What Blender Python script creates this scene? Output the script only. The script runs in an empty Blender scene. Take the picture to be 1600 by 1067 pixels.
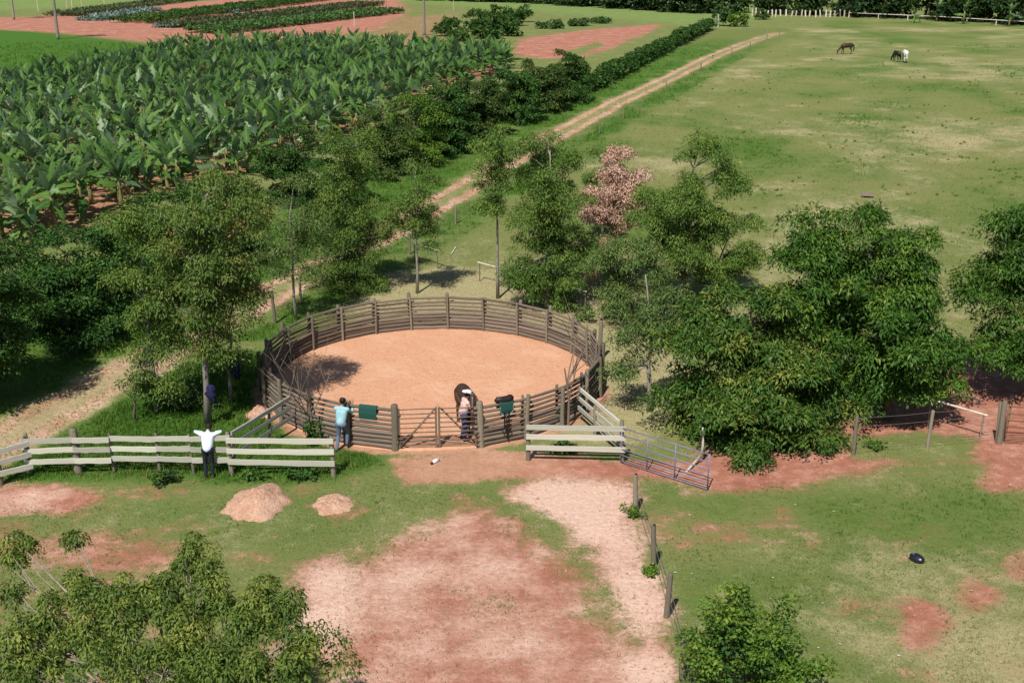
import bpy, math, random
import numpy as np
from mathutils import Vector, Matrix

# ------------------------------------------------------------------ camera, world, sun, exposure
SC = bpy.context.scene
COL = SC.collection
F_PX, HCAM, PITCH = 1820.0, 16.0, math.radians(19.2)
cam_d = bpy.data.cameras.new('camera'); cam = bpy.data.objects.new('camera', cam_d); COL.objects.link(cam)
cam.location = (0, 0, HCAM); cam.rotation_euler = (math.pi/2 - PITCH, 0, 0)
cam_d.sensor_width = 36.0; cam_d.lens = F_PX/1600*36.0; cam_d.clip_end = 3000; cam_d.clip_start = 0.5
SC.camera = cam
SUN_EL, SUN_AZ = math.radians(54), math.radians(20)      # shadows fall 20 degrees right of straight away
world = bpy.data.worlds.new('World'); SC.world = world; world.use_nodes = True
wn = world.node_tree; wn.nodes.clear()
wo = wn.nodes.new('ShaderNodeOutputWorld'); wb = wn.nodes.new('ShaderNodeBackground'); ws = wn.nodes.new('ShaderNodeTexSky')
ws.sky_type = 'NISHITA'; ws.sun_disc = False; ws.sun_elevation = SUN_EL
ws.sun_rotation = math.pi + SUN_AZ
ws.air_density = 1.0; ws.dust_density = 0.6
wb.inputs['Strength'].default_value = 0.066
wn.links.new(ws.outputs[0], wb.inputs['Color']); wn.links.new(wb.outputs[0], wo.inputs['Surface'])
sd = bpy.data.lights.new('sun', 'SUN'); sun = bpy.data.objects.new('sun', sd); COL.objects.link(sun)
sd.energy = 4.9; sd.angle = math.radians(0.55); sd.color = (1.0, 0.95, 0.87)
ldir = Vector((math.sin(SUN_AZ)*math.cos(SUN_EL), math.cos(SUN_AZ)*math.cos(SUN_EL), -math.sin(SUN_EL)))
sun.rotation_euler = ldir.to_track_quat('-Z', 'Y').to_euler(); sun.location = (-10, -20, 60)
SC.view_settings.view_transform = 'Standard'; SC.view_settings.look = 'None'
SC.view_settings.exposure = 0.15; SC.view_settings.gamma = 1.0; SC.view_settings.use_curve_mapping = False
SC.render.engine = 'CYCLES'
SC.cycles.max_bounces = 6; SC.cycles.diffuse_bounces = 3; SC.cycles.glossy_bounces = 2; SC.cycles.transmission_bounces = 3
SC.cycles.transparent_max_bounces = 4

# ------------------------------------------------------------------ survey helpers (picture point -> place on the ground)
SP, CP = math.sin(PITCH), math.cos(PITCH)
def ray(px, py):
    a, b = px-800.0, 533.5-py
    return np.array([a, CP*F_PX + SP*b, -SP*F_PX + CP*b])
def at_z(px, py, z=0.0):
    r = ray(px, py); t = (z-HCAM)/r[2]
    return np.array([r[0]*t, r[1]*t, z])
def at_y(px, py, Y):
    r = ray(px, py); t = Y/r[1]
    return np.array([r[0]*t, Y, HCAM + r[2]*t])
def to_px(x, y, z=0.0):
    dz = z-HCAM; d = y*CP - dz*SP; u = y*SP + dz*CP
    return 800 + F_PX*x/d, 533.5 - F_PX*u/d
def m_per_px(Y, z=0.0): return (Y*CP - (z-HCAM)*SP)/F_PX
def gpoly(pts): return np.array([at_z(*p)[:2] for p in pts])

RS = np.random.RandomState
def norm(a): return a/np.maximum(np.linalg.norm(a, axis=-1, keepdims=True), 1e-9)
_P = RS(5).rand(256, 256)
def vnoise(x, y):
    xi, yi = np.floor(x).astype(int), np.floor(y).astype(int); fx, fy = x-xi, y-yi
    fx, fy = fx*fx*(3-2*fx), fy*fy*(3-2*fy)
    g = lambda i, j: _P[i & 255, j & 255]
    return (g(xi,yi)*(1-fx)+g(xi+1,yi)*fx)*(1-fy) + (g(xi,yi+1)*(1-fx)+g(xi+1,yi+1)*fx)*fy
def fbm(x, y, o=4):
    s, a, t = 0, 0.5, 0
    for k in range(o): s = s + a*vnoise(x*2**k+17*k, y*2**k+31*k); t += a; a *= .55
    return s/t
def sdist(poly, x, y):
    """signed distance, positive inside"""
    d = np.full(x.shape, 1e9); ins = np.zeros(x.shape, bool); n = len(poly)
    for i in range(n):
        ax, ay = poly[i]; bx, by = poly[(i+1) % n]
        ex, ey = bx-ax, by-ay; L = ex*ex+ey*ey+1e-12
        t = np.clip(((x-ax)*ex+(y-ay)*ey)/L, 0, 1)
        d = np.minimum(d, np.hypot(x-ax-t*ex, y-ay-t*ey))
        c = ((ay > y) != (by > y)) & (x < (bx-ax)*(y-ay)/(by-ay+1e-12)+ax)
        ins ^= c
    return np.where(ins, d, -d)
def ldist(line, x, y):
    d = np.full(x.shape, 1e9); s = np.zeros(x.shape)
    for i in range(len(line)-1):
        ax, ay = line[i]; bx, by = line[i+1]; ex, ey = bx-ax, by-ay; L = ex*ex+ey*ey
        t = np.clip(((x-ax)*ex+(y-ay)*ey)/L, 0, 1)
        qx, qy = x-ax-t*ex, y-ay-t*ey; dd = np.hypot(qx, qy); m = dd < d
        d = np.where(m, dd, d); s = np.where(m, np.sign(ex*qy-ey*qx)*dd, s)
    return s
def sstep(a, b, v): t = np.clip((v-a)/(b-a), 0, 1); return t*t*(3-2*t)

# ------------------------------------------------------------------ object helpers
def put(o, parent=None):
    COL.objects.link(o)
    if parent is not None: o.parent = parent
    return o
def tag(o, label=None, cat=None, group=None, kind=None):
    if label: o['label'] = label
    if cat: o['category'] = cat
    if group: o['group'] = group
    if kind: o['kind'] = kind
    return o
def empty(name, loc=(0,0,0), rz=0.0, label=None, cat=None, group=None):
    o = bpy.data.objects.new(name, None); o.empty_display_size = .2
    o.location = loc; o.rotation_euler = (0, 0, rz); put(o); return tag(o, label, cat, group)
def mesh_np(name, V, Fq, mats=(), smooth=False, attr=None, mi=None):
    """V (n,3); Fq (m,3 or 4) uniform faces"""
    me = bpy.data.meshes.new(name); V = np.asarray(V, np.float32); Fq = np.asarray(Fq, np.int32)
    k = Fq.shape[1]; m = len(Fq)
    me.vertices.add(len(V)); me.vertices.foreach_set('co', V.ravel())
    me.loops.add(m*k); me.loops.foreach_set('vertex_index', Fq.ravel())
    me.polygons.add(m); me.polygons.foreach_set('loop_start', np.arange(0, m*k, k, dtype=np.int32))
    if smooth: me.polygons.foreach_set('use_smooth', np.ones(m, bool))
    if mi is not None: me.polygons.foreach_set('material_index', np.asarray(mi, np.int32))
    for a, (dom, typ, key, dat) in (attr or {}).items():
        at = me.attributes.new(a, typ, dom); at.data.foreach_set(key, np.asarray(dat, np.float32).ravel())
    for q in mats: me.materials.append(q)
    me.update(calc_edges=True); me.validate()
    return me
def obj(name, me, parent=None, loc=None, rot=None, scale=None):
    o = bpy.data.objects.new(name, me)
    if loc is not None: o.location = loc
    if rot is not None: o.rotation_euler = rot
    if scale is not None: o.scale = scale
    return put(o, parent)

class MB:
    def __init__(s): s.v = []; s.f = []
    def add(s, V, Fs):
        b = len(s.v); s.v += [tuple(map(float, p)) for p in V]; s.f += [tuple(int(i)+b for i in f) for f in Fs]
    def box(s, c, size, M=None):
        hx, hy, hz = [k/2 for k in size]
        V = [Vector((x, y, z)) for x in (-hx,hx) for y in (-hy,hy) for z in (-hz,hz)]
        if M is not None: V = [M @ p for p in V]
        s.add([p+Vector(c) for p in V], [(0,1,3,2),(4,6,7,5),(0,4,5,1),(2,3,7,6),(0,2,6,4),(1,5,7,3)])
    def tube(s, pts, rad, n=8, cap=True, flat=1.0):
        pts = [Vector(tuple(map(float, p))) for p in pts]
        if not hasattr(rad, '__len__'): rad = [rad]*len(pts)
        V = []; prev = None
        for i, p in enumerate(pts):
            t = (pts[min(i+1, len(pts)-1)]-pts[max(i-1, 0)])
            t = t.normalized() if t.length > 1e-9 else Vector((0,0,1))
            if prev is None: a = t.orthogonal().normalized()
            else:
                a = prev - t*prev.dot(t); a = a.normalized() if a.length > 1e-6 else t.orthogonal().normalized()
            prev = a; b = t.cross(a)
            for k in range(n):
                q = 2*math.pi*k/n
                V.append(p + a*math.cos(q)*rad[i] + b*math.sin(q)*rad[i]*flat)
        Fs = []
        for i in range(len(pts)-1):
            for k in range(n):
                k2 = (k+1) % n; Fs.append((i*n+k, i*n+k2, (i+1)*n+k2, (i+1)*n+k))
        if cap: Fs.append(tuple(reversed(range(n)))); Fs.append(tuple(range((len(pts)-1)*n, len(pts)*n)))
        s.add(V, Fs)
    def lathe(s, prof, n=16, M=None):
        V = []
        for r, z in prof:
            for k in range(n):
                q = 2*math.pi*k/n; p = Vector((r*math.cos(q), r*math.sin(q), z)); V.append(M @ p if M else p)
        Fs = []
        for i in range(len(prof)-1):
            for k in range(n):
                k2 = (k+1) % n; Fs.append((i*n+k, i*n+k2, (i+1)*n+k2, (i+1)*n+k))
        Fs.append(tuple(reversed(range(n)))); Fs.append(tuple(range((len(prof)-1)*n, len(prof)*n)))
        s.add(V, Fs)
    def mesh(s, name, mat, smooth=False):
        me = bpy.data.meshes.new(name); me.from_pydata(s.v, [], s.f); me.materials.append(mat)
        if smooth: me.polygons.foreach_set('use_smooth', np.ones(len(me.polygons), bool))
        me.update(); return me
    def build(s, name, mat, parent=None, smooth=False, **k): return obj(name, s.mesh(name, mat, smooth), parent, **k)

# ------------------------------------------------------------------ materials
def new_mat(name):
    m = bpy.data.materials.new(name); m.use_nodes = True; nt = m.node_tree; nt.nodes.clear()
    out = nt.nodes.new('ShaderNodeOutputMaterial'); return m, nt, out
def N(nt, typ, **kw):
    n = nt.nodes.new(typ)
    for k, v in kw.items():
        if k.startswith('i_'): n.inputs[k[2:].replace('_', ' ')].default_value = v
        else: setattr(n, k, v)
    return n
def noise(nt, vec, scale, detail=4, rough=.55, dist=0.0):
    n = N(nt, 'ShaderNodeTexNoise'); n.inputs['Scale'].default_value = scale; n.inputs['Detail'].default_value = detail
    n.inputs['Roughness'].default_value = rough; n.inputs['Distortion'].default_value = dist
    if vec is not None: nt.links.new(vec, n.inputs['Vector'])
    return n.outputs['Fac']
def math_(nt, op, a, b=None, clamp=False):
    n = N(nt, 'ShaderNodeMath', operation=op, use_clamp=clamp)
    for i, v in enumerate((a, b)):
        if v is None: continue
        if isinstance(v, (int, float)): n.inputs[i].default_value = v
        else: nt.links.new(v, n.inputs[i])
    return n.outputs[0]
def ramp(nt, fac, stops):
    n = N(nt, 'ShaderNodeValToRGB'); e = n.color_ramp.elements
    while len(e) < len(stops): e.new(.5)
    for el, (p, c) in zip(e, stops): el.position = p; el.color = (*c, 1) if len(c) == 3 else c
    nt.links.new(fac, n.inputs['Fac']); return n.outputs['Color']
def mapr(nt, v, a, b, c=0.0, d=1.0):
    n = N(nt, 'ShaderNodeMapRange', interpolation_type='SMOOTHSTEP')
    nt.links.new(v, n.inputs['Value'])
    for k, q in zip(('From Min','From Max','To Min','To Max'), (a,b,c,d)): n.inputs[k].default_value = q
    return n.outputs['Result']
def mix(nt, f, a, b, mode='MIX'):
    n = N(nt, 'ShaderNodeMix', data_type='RGBA', blend_type=mode)
    for s, v in ((n.inputs[0], f), (n.inputs[6], a), (n.inputs[7], b)):
        if isinstance(v, (int, float)): s.default_value = v
        elif isinstance(v, tuple): s.default_value = (*v, 1) if len(v) == 3 else v
        else: nt.links.new(v, s)
    return n.outputs[2]
def bump(nt, h, strength, dist):
    n = N(nt, 'ShaderNodeBump'); n.inputs['Strength'].default_value = strength; n.inputs['Distance'].default_value = dist
    nt.links.new(h, n.inputs['Height']); return n.outputs['Normal']
def principled(nt, out, color, rough=.9, spec=.2, nrm=None, metal=0.0):
    p = N(nt, 'ShaderNodeBsdfPrincipled'); p.inputs['Roughness'].default_value = rough
    p.inputs['Specular IOR Level'].default_value = spec; p.inputs['Metallic'].default_value = metal
    if isinstance(color, tuple): p.inputs['Base Color'].default_value = (*color, 1)
    else: nt.links.new(color, p.inputs['Base Color'])
    if nrm is not None: nt.links.new(nrm, p.inputs['Normal'])
    if out is not None: nt.links.new(p.outputs[0], out.inputs['Surface'])
    return p
def objvec(nt, scale=(1,1,1)):
    t = N(nt, 'ShaderNodeTexCoord'); m = N(nt, 'ShaderNodeMapping'); m.inputs['Scale'].default_value = scale
    nt.links.new(t.outputs['Object'], m.inputs['Vector']); return m.outputs['Vector']
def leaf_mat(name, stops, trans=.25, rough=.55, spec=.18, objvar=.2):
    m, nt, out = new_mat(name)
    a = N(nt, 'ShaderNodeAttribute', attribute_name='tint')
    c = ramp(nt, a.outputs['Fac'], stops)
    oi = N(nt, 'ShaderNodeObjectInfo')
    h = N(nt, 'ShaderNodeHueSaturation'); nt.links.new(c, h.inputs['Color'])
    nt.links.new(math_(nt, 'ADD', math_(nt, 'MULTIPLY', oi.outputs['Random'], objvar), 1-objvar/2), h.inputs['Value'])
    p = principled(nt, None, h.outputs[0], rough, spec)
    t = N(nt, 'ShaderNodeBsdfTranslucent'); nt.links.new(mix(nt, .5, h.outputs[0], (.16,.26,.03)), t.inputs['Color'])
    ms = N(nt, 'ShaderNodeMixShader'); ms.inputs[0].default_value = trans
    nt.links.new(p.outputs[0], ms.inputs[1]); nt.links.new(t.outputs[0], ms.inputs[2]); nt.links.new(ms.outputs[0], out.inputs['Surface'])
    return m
def wood_mat(name, dark, light, stretch=(1.2,14,14), rough=.85):
    m, nt, out = new_mat(name); v = objvec(nt, stretch)
    oi = N(nt, 'ShaderNodeObjectInfo')
    add = N(nt, 'ShaderNodeVectorMath', operation='ADD'); nt.links.new(v, add.inputs[0])
    sc = N(nt, 'ShaderNodeVectorMath', operation='SCALE'); sc.inputs[0].default_value = (37, 11, 5); nt.links.new(oi.outputs['Random'], sc.inputs['Scale'])
    nt.links.new(sc.outputs[0], add.inputs[1])
    n1 = noise(nt, add.outputs[0], 1.6, 6, .65, .4)
    c = ramp(nt, n1, [(.3, dark), (.72, light)])
    h = N(nt, 'ShaderNodeHueSaturation'); nt.links.new(c, h.inputs['Color'])
    nt.links.new(math_(nt, 'ADD', math_(nt, 'MULTIPLY', oi.outputs['Random'], .5), .75), h.inputs['Value'])
    principled(nt, out, h.outputs[0], rough, .15, bump(nt, n1, .5, .02)); return m
def plain(name, col, rough=.7, spec=.3, metal=0.0, var=.25, scale=6.0):
    m, nt, out = new_mat(name); n1 = noise(nt, objvec(nt), scale, 4)
    c = mix(nt, n1, tuple(k*(1-var) for k in col), tuple(min(1, k*(1+var)) for k in col))
    principled(nt, out, c, rough, spec, bump(nt, n1, .15, .01), metal); return m

M = {}
M['pen'] = wood_mat('pen_log_wood', (.082,.064,.050), (.265,.215,.17))
M['post'] = wood_mat('post_wood', (.12,.10,.075), (.30,.265,.20), (14,14,1.2))
M['board'] = wood_mat('board_wood', (.33,.325,.265), (.62,.61,.53))
M['palewood'] = wood_mat('pale_pole_wood', (.45,.40,.33), (.70,.62,.53))
M['bark_euc'] = wood_mat('grey_bark', (.14,.12,.10), (.36,.33,.29), (9,9,1.5))
M['bark'] = wood_mat('brown_bark', (.06,.048,.037), (.18,.15,.115), (9,9,1.5))
M['bark_pale'] = wood_mat('pale_bark', (.13,.105,.075), (.33,.285,.22), (7,7,1.5))
M['twig'] = plain('dry_twig', (.20,.155,.12), .9, .1)
M['steel'] = plain('galvanised_steel', (.20,.20,.30), .6, .4, .2)
M['rust'] = plain('rusty_steel', (.25,.10,.06), .7, .3, .3)
M['gatebar'] = plain('brown_gate_bar', (.16,.12,.09), .75, .2)
M['wire'] = plain('fence_wire', (.30,.29,.27), .5, .5, .6)
M['white'] = plain('white_paint', (.74,.73,.70), .6, .3, 0, .08)
M['black'] = plain('black_plastic', (.012,.014,.02), .3, .6)
M['leather'] = plain('dark_leather', (.018,.012,.009), .5, .4)
M['pad'] = plain('green_felt', (.022,.075,.062), .95, .1, 0, .3, 30)
M['padtrim'] = plain('pale_binding', (.25,.30,.27), .9, .1)
M['blue'] = plain('dark_blue_cloth', (.020,.023,.066), .85, .15, 0, .6, 9)

M['euc'] = leaf_mat('eucalypt_leaf', [(0,(.050,.110,.020)), (.55,(.122,.215,.040)), (1,(.24,.29,.060))], .22)
M['eucw'] = leaf_mat('bronze_eucalypt_leaf', [(0,(.047,.094,.020)), (.55,(.112,.188,.038)), (.88,(.19,.22,.052)), (1,(.29,.19,.065))], .22)
M['eucd'] = leaf_mat('dull_eucalypt_leaf', [(0,(.048,.092,.026)), (.6,(.108,.180,.046)), (1,(.21,.25,.075))], .2)
M['dead'] = leaf_mat('dead_leaf', [(0,(.38,.205,.145)), (.5,(.62,.385,.285)), (1,(.76,.56,.45))], .15, .8, .1)
M['shrub'] = leaf_mat('shrub_leaf', [(0,(.018,.052,.014)), (.6,(.05,.13,.026)), (1,(.12,.20,.035))], .22)
M['shruby'] = leaf_mat('lime_shrub_leaf', [(0,(.04,.09,.014)), (.5,(.11,.21,.03)), (1,(.21,.30,.04))], .28)
M['shrubb'] = leaf_mat('bronze_shrub_leaf', [(0,(.03,.062,.016)), (.6,(.068,.130,.028)), (1,(.17,.14,.048))], .22)
M['broad'] = leaf_mat('broad_leaf', [(0,(.024,.068,.012)), (.6,(.066,.155,.022)), (1,(.18,.26,.034))], .25, .5, .22)
M['broady'] = leaf_mat('olive_tipped_leaf', [(0,(.022,.064,.014)), (.5,(.060,.135,.022)), (1,(.23,.25,.05))], .25, .5, .2)
M['fern'] = leaf_mat('foreground_leaf', [(0,(.040,.082,.016)), (.55,(.115,.180,.034)), (1,(.26,.30,.058))], .25, .55, .18)
M['forest'] = leaf_mat('forest_leaf', [(0,(.010,.024,.008)), (.7,(.028,.062,.018)), (1,(.06,.11,.028))], .15)
M['hedge'] = leaf_mat('hedge_leaf', [(0,(.014,.046,.011)), (.6,(.042,.110,.022)), (1,(.09,.165,.03))], .2)
M['veg'] = leaf_mat('vegetable_leaf', [(0,(.03,.075,.026)), (.6,(.06,.14,.04)), (1,(.12,.21,.06))], .2)
M['vegd'] = leaf_mat('dull_vegetable_leaf', [(0,(.04,.06,.03)), (.6,(.075,.11,.045)), (1,(.13,.15,.07))], .2)
M['cabbage'] = leaf_mat('cabbage_leaf', [(0,(.06,.12,.09)), (.6,(.16,.25,.21)), (1,(.33,.42,.40))], .1)
M['grass'] = leaf_mat('grass_blade', [(0,(.06,.13,.02)), (.45,(.11,.21,.032)), (.8,(.19,.25,.06)), (1,(.36,.31,.14))], .35, .6, .15, .1)
M['straw'] = leaf_mat('dry_grass_blade', [(0,(.13,.15,.05)), (.5,(.24,.23,.10)), (1,(.44,.37,.21))], .25, .7, .1, .1)
M['palm'] = leaf_mat('palm_frond', [(0,(.02,.05,.015)), (1,(.06,.12,.03))], .2)

def banana_mat():
    m, nt, out = new_mat('banana_leaf')
    a = N(nt, 'ShaderNodeAttribute', attribute_name='tint'); oi = N(nt, 'ShaderNodeObjectInfo')
    geo = N(nt, 'ShaderNodeNewGeometry')
    r = math_(nt, 'ADD', math_(nt, 'MULTIPLY', oi.outputs['Random'], .82), math_(nt, 'MULTIPLY', a.outputs['Fac'], .18))
    top = ramp(nt, r, [(0,(.040,.112,.020)), (.45,(.082,.185,.034)), (.8,(.14,.255,.048)), (.87,(.18,.30,.10)), (.93,(.30,.41,.27)), (1,(.46,.52,.36))])
    und = ramp(nt, r, [(0,(.09,.18,.11)), (.6,(.17,.29,.18)), (1,(.34,.44,.31))])
    c = mix(nt, geo.outputs['Backfacing'], top, und)
    c = mix(nt, mapr(nt, a.outputs['Fac'], .96, .99), c, (.28,.36,.14))
    v = objvec(nt, (3,40,3)); st = noise(nt, v, 1.5, 3)
    c = mix(nt, .35, c, mix(nt, st, (.35,.35,.35), (1.0,1.0,1.0)), 'MULTIPLY')
    p = principled(nt, None, c, .5, .22)
    t = N(nt, 'ShaderNodeBsdfTranslucent'); nt.links.new(mix(nt, .4, c, (.18,.30,.03)), t.inputs['Color'])
    ms = N(nt, 'ShaderNodeMixShader'); ms.inputs[0].default_value = .3
    nt.links.new(p.outputs[0], ms.inputs[1]); nt.links.new(t.outputs[0], ms.inputs[2]); nt.links.new(ms.outputs[0], out.inputs['Surface'])
    return m
M['banana'] = banana_mat()
M['banstem'] = plain('banana_stem', (.20,.20,.08), .7, .2, 0, .5, 3)
M['bandry'] = plain('dry_banana_leaf', (.33,.22,.10), .9, .1, 0, .5, 5)

# ------------------------------------------------------------------ the layout of the place
PC, PR = np.array([-2.98, 41.3]), 6.28           # round pen
TRACK = gpoly([(-120,760),(-40,712),(60,655),(190,585),(300,522),(430,455),(560,388),(640,345),(720,297),(800,250),(880,205),(960,162),(1040,125),(1110,90),(1170,66),(1215,52)])
BANANA = gpoly([(-90,455),(0,412),(100,372),(190,336),(290,298),(400,268),(480,238),(560,204),(640,165),(720,135),(800,112),(770,96),(720,100),(560,88),(420,86),(300,92),(200,112),(100,135),(0,158),(-90,170)])
HEDGEL = gpoly([(905,150),(960,122),(1010,96),(1060,70),(1108,46)])

def zones(x, y):
    """per-point soil and grass amounts: bare, pale, lush, dry, orange, far"""
    n1 = fbm(x*.35, y*.35, 4)-.5; n2 = fbm(x*1.3+9, y*1.3+4, 3)-.5
    bare = np.zeros(x.shape); pale = np.zeros(x.shape); lush = np.full(x.shape, .25); dry = np.full(x.shape, .47); orange = np.zeros(x.shape); far = np.zeros(x.shape)
    def zone(pts, f, wob=.6, s=1.0):
        f = f*1.7; p = gpoly(pts); return s*sstep(-f, f, sdist(p, x, y) + wob*(n1*2.6+n2*1.8))
    def put_(t, pts, f, wob=.6, s=1.0):
        t[:] = np.maximum(t, zone(pts, f, wob, s))
    def cut(t, pts, f, wob=.6, s=1.0):
        t[:] = t*(1-zone(pts, f, wob, s))
    # pasture on the right: drier grass with green islands
    past = zone([(700,480),(760,330),(930,215),(1225,48),(1320,30),(1700,45),(1900,300),(1900,560),(1560,560),(1300,640),(1050,640),(960,500)], 2.0, .3)
    dry[:] = dry*(1-past) + past*np.clip(.42+1.3*(fbm(x*.11+3, y*.07, 4)-.5)+.7*n1+.5*n2, 0, 1)
    lush[:] = lush*(1-past) + past*np.clip(.30+1.6*(fbm(x*.16+40, y*.12+7, 4)-.52)+.5*n2, 0, .8)
    # yard grass right and left front
    yr = zone([(1010,760),(1300,750),(1700,770),(1900,1300),(1060,1300),(1040,900)], .8, .3)
    lush[:] = lush*(1-yr) + yr*np.clip(.22+1.3*(fbm(x*.22+8, y*.22, 3)-.5), .02, .5); dry[:] = dry*(1-yr) + yr*np.clip(.52+1.3*(fbm(x*.16, y*.16+5, 3)-.5)+.6*n2, 0, 1)
    put_(lush, [(150,790),(350,760),(560,765),(760,760),(830,790),(930,880),(900,890),(800,820),(700,790),(560,850),(420,870),(300,850),(160,810)], .7, .5, .42)
    put_(lush, [(1230,770),(1500,770),(1600,800),(1600,880),(1380,920),(1250,860)], 1.0, .8, .46)
    put_(lush, [(1050,880),(1200,860),(1350,920),(1330,1067),(1060,1067)], .8, .8, .46)
    # lush strips
    put_(lush, [(60,700),(160,640),(250,590),(330,555),(420,545),(415,640),(470,690),(600,700),(610,730),(520,752),(360,758),(200,748),(0,757),(-60,760),(-60,730)], .5, .35, 1.0)
    cut(dry, [(60,700),(160,640),(250,590),(330,555),(420,545),(415,640),(470,690),(600,700),(610,730),(520,752),(360,758),(200,748),(0,757),(-60,760),(-60,730)], .5, .3, .85)
    td = ldist(TRACK, x, y)                    # positive = left of travel (far-left side)
    tw = td + n1*3.2 + n2*1.6
    lush[:] = np.maximum(lush, np.clip(.82+1.1*n1+.8*n2, .3, 1)*sstep(.7, 2.4, tw)*sstep(11.5, 6, tw)*sstep(230, 160, y))
    lush[:] = np.maximum(lush, np.clip(.75+1.1*n1+.8*n2, .25, 1)*sstep(-1.0, -2.2, tw)*sstep(-6.0, -3.0, tw)*sstep(230,150,y)*(y > 46))
    dry[:] = dry*(1-.9*sstep(.9, 1.8, td)*sstep(12, 7, td))
    dry[:] = dry*(1-.8*sstep(-1.2, -1.8, td)*sstep(-5.0, -3.6, td)*(y > 46))
    # straw behind and right of the pen
    for pts, s in (([(540,490),(575,430),(700,412),(800,420),(930,440),(1040,470),(1075,560),(1060,660),(985,705),(900,690),(700,600),(550,520)], 1.15),):
        put_(dry, pts, .9, .5, s); cut(lush, pts, .9, .5, .9)
    # lawn beyond the bananas
    put_(lush, [(-90,38),(0,40),(95,54),(215,66),(300,84),(300,140),(-90,170)], 2.0, 0, 1.0); cut(dry, [(-90,38),(0,40),(95,54),(215,66),(300,84),(300,140),(-90,170)], 2.0, 0, 1.0)
    put_(far, [(-200,-60),(1200,-60),(1210,24),(1110,44),(1000,32),(830,18),(640,4),(400,-8),(110,12),(-200,24)], 4.0, 0, 1.0)
    # bare ground
    put_(bare, [(470,1300),(490,1067),(500,990),(510,930),(545,880),(600,842),(690,805),(715,782),(765,792),(850,832),(910,880),(965,935),(1015,1000),(1055,1067),(1080,1300)], .8, .6, .86)
    cut(bare, [(700,920),(800,925),(830,955),(740,965)], .4, .5, .5); cut(bare, [(900,930),(960,945),(960,1000),(880,970)], .5, .6, .45)
    P1 = [(795,765),(850,750),(1000,752),(1012,775),(1002,800),(1015,880),(1040,960),(1062,1067),(1062,1300),(1010,1300),(1000,1067),(975,975),(925,895),(880,830),(830,797)]
    put_(bare, P1, .5, .45, 1.0); put_(pale, P1, .6, .5, 1.0)
    P2 = [(440,888),(520,868),(560,890),(552,960),(560,1067),(560,1300),(470,1300),(490,1067),(478,945)]
    put_(bare, P2, .5, .45, .95); put_(pale, P2, .8, .7, .9)
    put_(pale, [(560,850),(760,800),(860,850),(960,960),(1000,1100),(560,1100)], 1.0, 1.2, .48)
    put_(bare, [(605,715),(760,702),(830,708),(960,722),(1120,715),(1300,715),(1300,742),(1120,768),(1010,750),(830,748),(720,752),(640,757),(612,742)], .35, .3, 1.0)
    put_(orange, [(580,690),(830,690),(850,730),(760,765),(640,765),(590,740)], .8, .4, .8)
    put_(bare, [(-90,758),(60,756),(135,763),(160,778),(110,800),(-90,812)], .4, .35, .9); put_(pale, [(-90,775),(90,775),(60,815),(-90,815)], .5, .5, .5)
    put_(bare, [(-90,838),(140,832),(250,838),(300,862),(280,900),(150,895),(-90,880)], .5, .6, .66); put_(bare, [(340,862),(400,858),(480,880),(470,900),(360,880)], .4, .4, .6)
    put_(bare, [(480,790),(540,772),(600,800),(520,830)], .3, .3, .5)
    put_(bare, [(1080,705),(1340,655),(1440,590),(1510,560),(1620,585),(1700,620),(1700,765),(1560,772),(1520,762),(1545,728),(1440,718),(1320,742),(1130,764)], .5, .4, 1.0)
    cut(bare, [(1320,680),(1450,675),(1545,685),(1530,718),(1440,716),(1330,715)], .35, .4, .8)
    for cx, cy, rx, ry, s in ((1440,975,42,38,1),(1535,932,40,26,.9),(1340,945,24,11,.75),(1600,890,30,22,.8),(1230,760,50,12,.5),(1600,1040,40,14,.5),(1480,945,30,12,.4)):
        p = [(cx+rx*math.cos(a)*(1+.2*math.sin(3*a+cx)), cy+ry*math.sin(a)) for a in np.linspace(0, 6.28, 10)[:-1]]
        put_(bare, p, .5, .35, s)
    # worn specks of soil showing through the yard grass
    fy_ = sstep(36, 32, y)
    bare[:] = np.maximum(bare, fy_*(1-lush)*.62*sstep(.47, .68, fbm(x*.75+3, y*.75+1, 4)))
    # plantation and field soils
    put_(bare, [tuple(to_px(*p)) for p in BANANA], 1.5, .5, .62)
    put_(bare, [(806,64),(850,56),(930,46),(1034,38),(1024,47),(955,76),(905,92),(850,92),(806,88)], 1.5, .8, 1.0)
    cut(bare, [(880,82),(935,66),(945,70),(900,90)], .8, .4, .9)
    put_(bare, [(-90,26),(60,27),(100,17),(300,4),(420,-6),(620,-8),(640,20),(600,48),(460,64),(330,78),(215,66),(95,53),(-90,42)], 2.5, 1.2, .85)
    put_(bare, [(560,30),(690,22),(730,12),(720,40),(690,70),(580,80)], 3, 2.0, .5)
    # the track: bare ruts with a grassy crown
    tn = n1*1.2+n2*1.1
    rut = sstep(.60, .22, np.abs(np.abs(td+tn*.3)-.80))
    full = sstep(1.75, 1.15, np.abs(td+tn*.7))
    nearf = sstep(52, 46, y)
    tb = np.maximum(rut*(.70-.10*nearf), full*np.maximum(.26, .42*nearf))*sstep(262, 240, y)
    lush[:] = lush*(1-full*.75); dry[:] = np.maximum(dry, full*.6)
    bare[:] = np.maximum(bare, tb)
    ontrack = (np.abs(td) < 1.7) & (y < 260)
    orange[:] = np.maximum(orange, full*.5); pale[:] = np.maximum(pale, full*.5); dry[:] = np.maximum(dry, .95*full*nearf)
    # round pen floor margin
    rp = np.hypot(x-PC[0], y-PC[1]); m = sstep(PR+.7, PR+.1, rp + n2*.6)
    bare[:] = np.maximum(bare, m*.9); orange[:] = np.maximum(orange, m)
    return bare, pale, lush, dry, orange, far, ontrack, rut*(np.abs(td) < 1.8)

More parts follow.
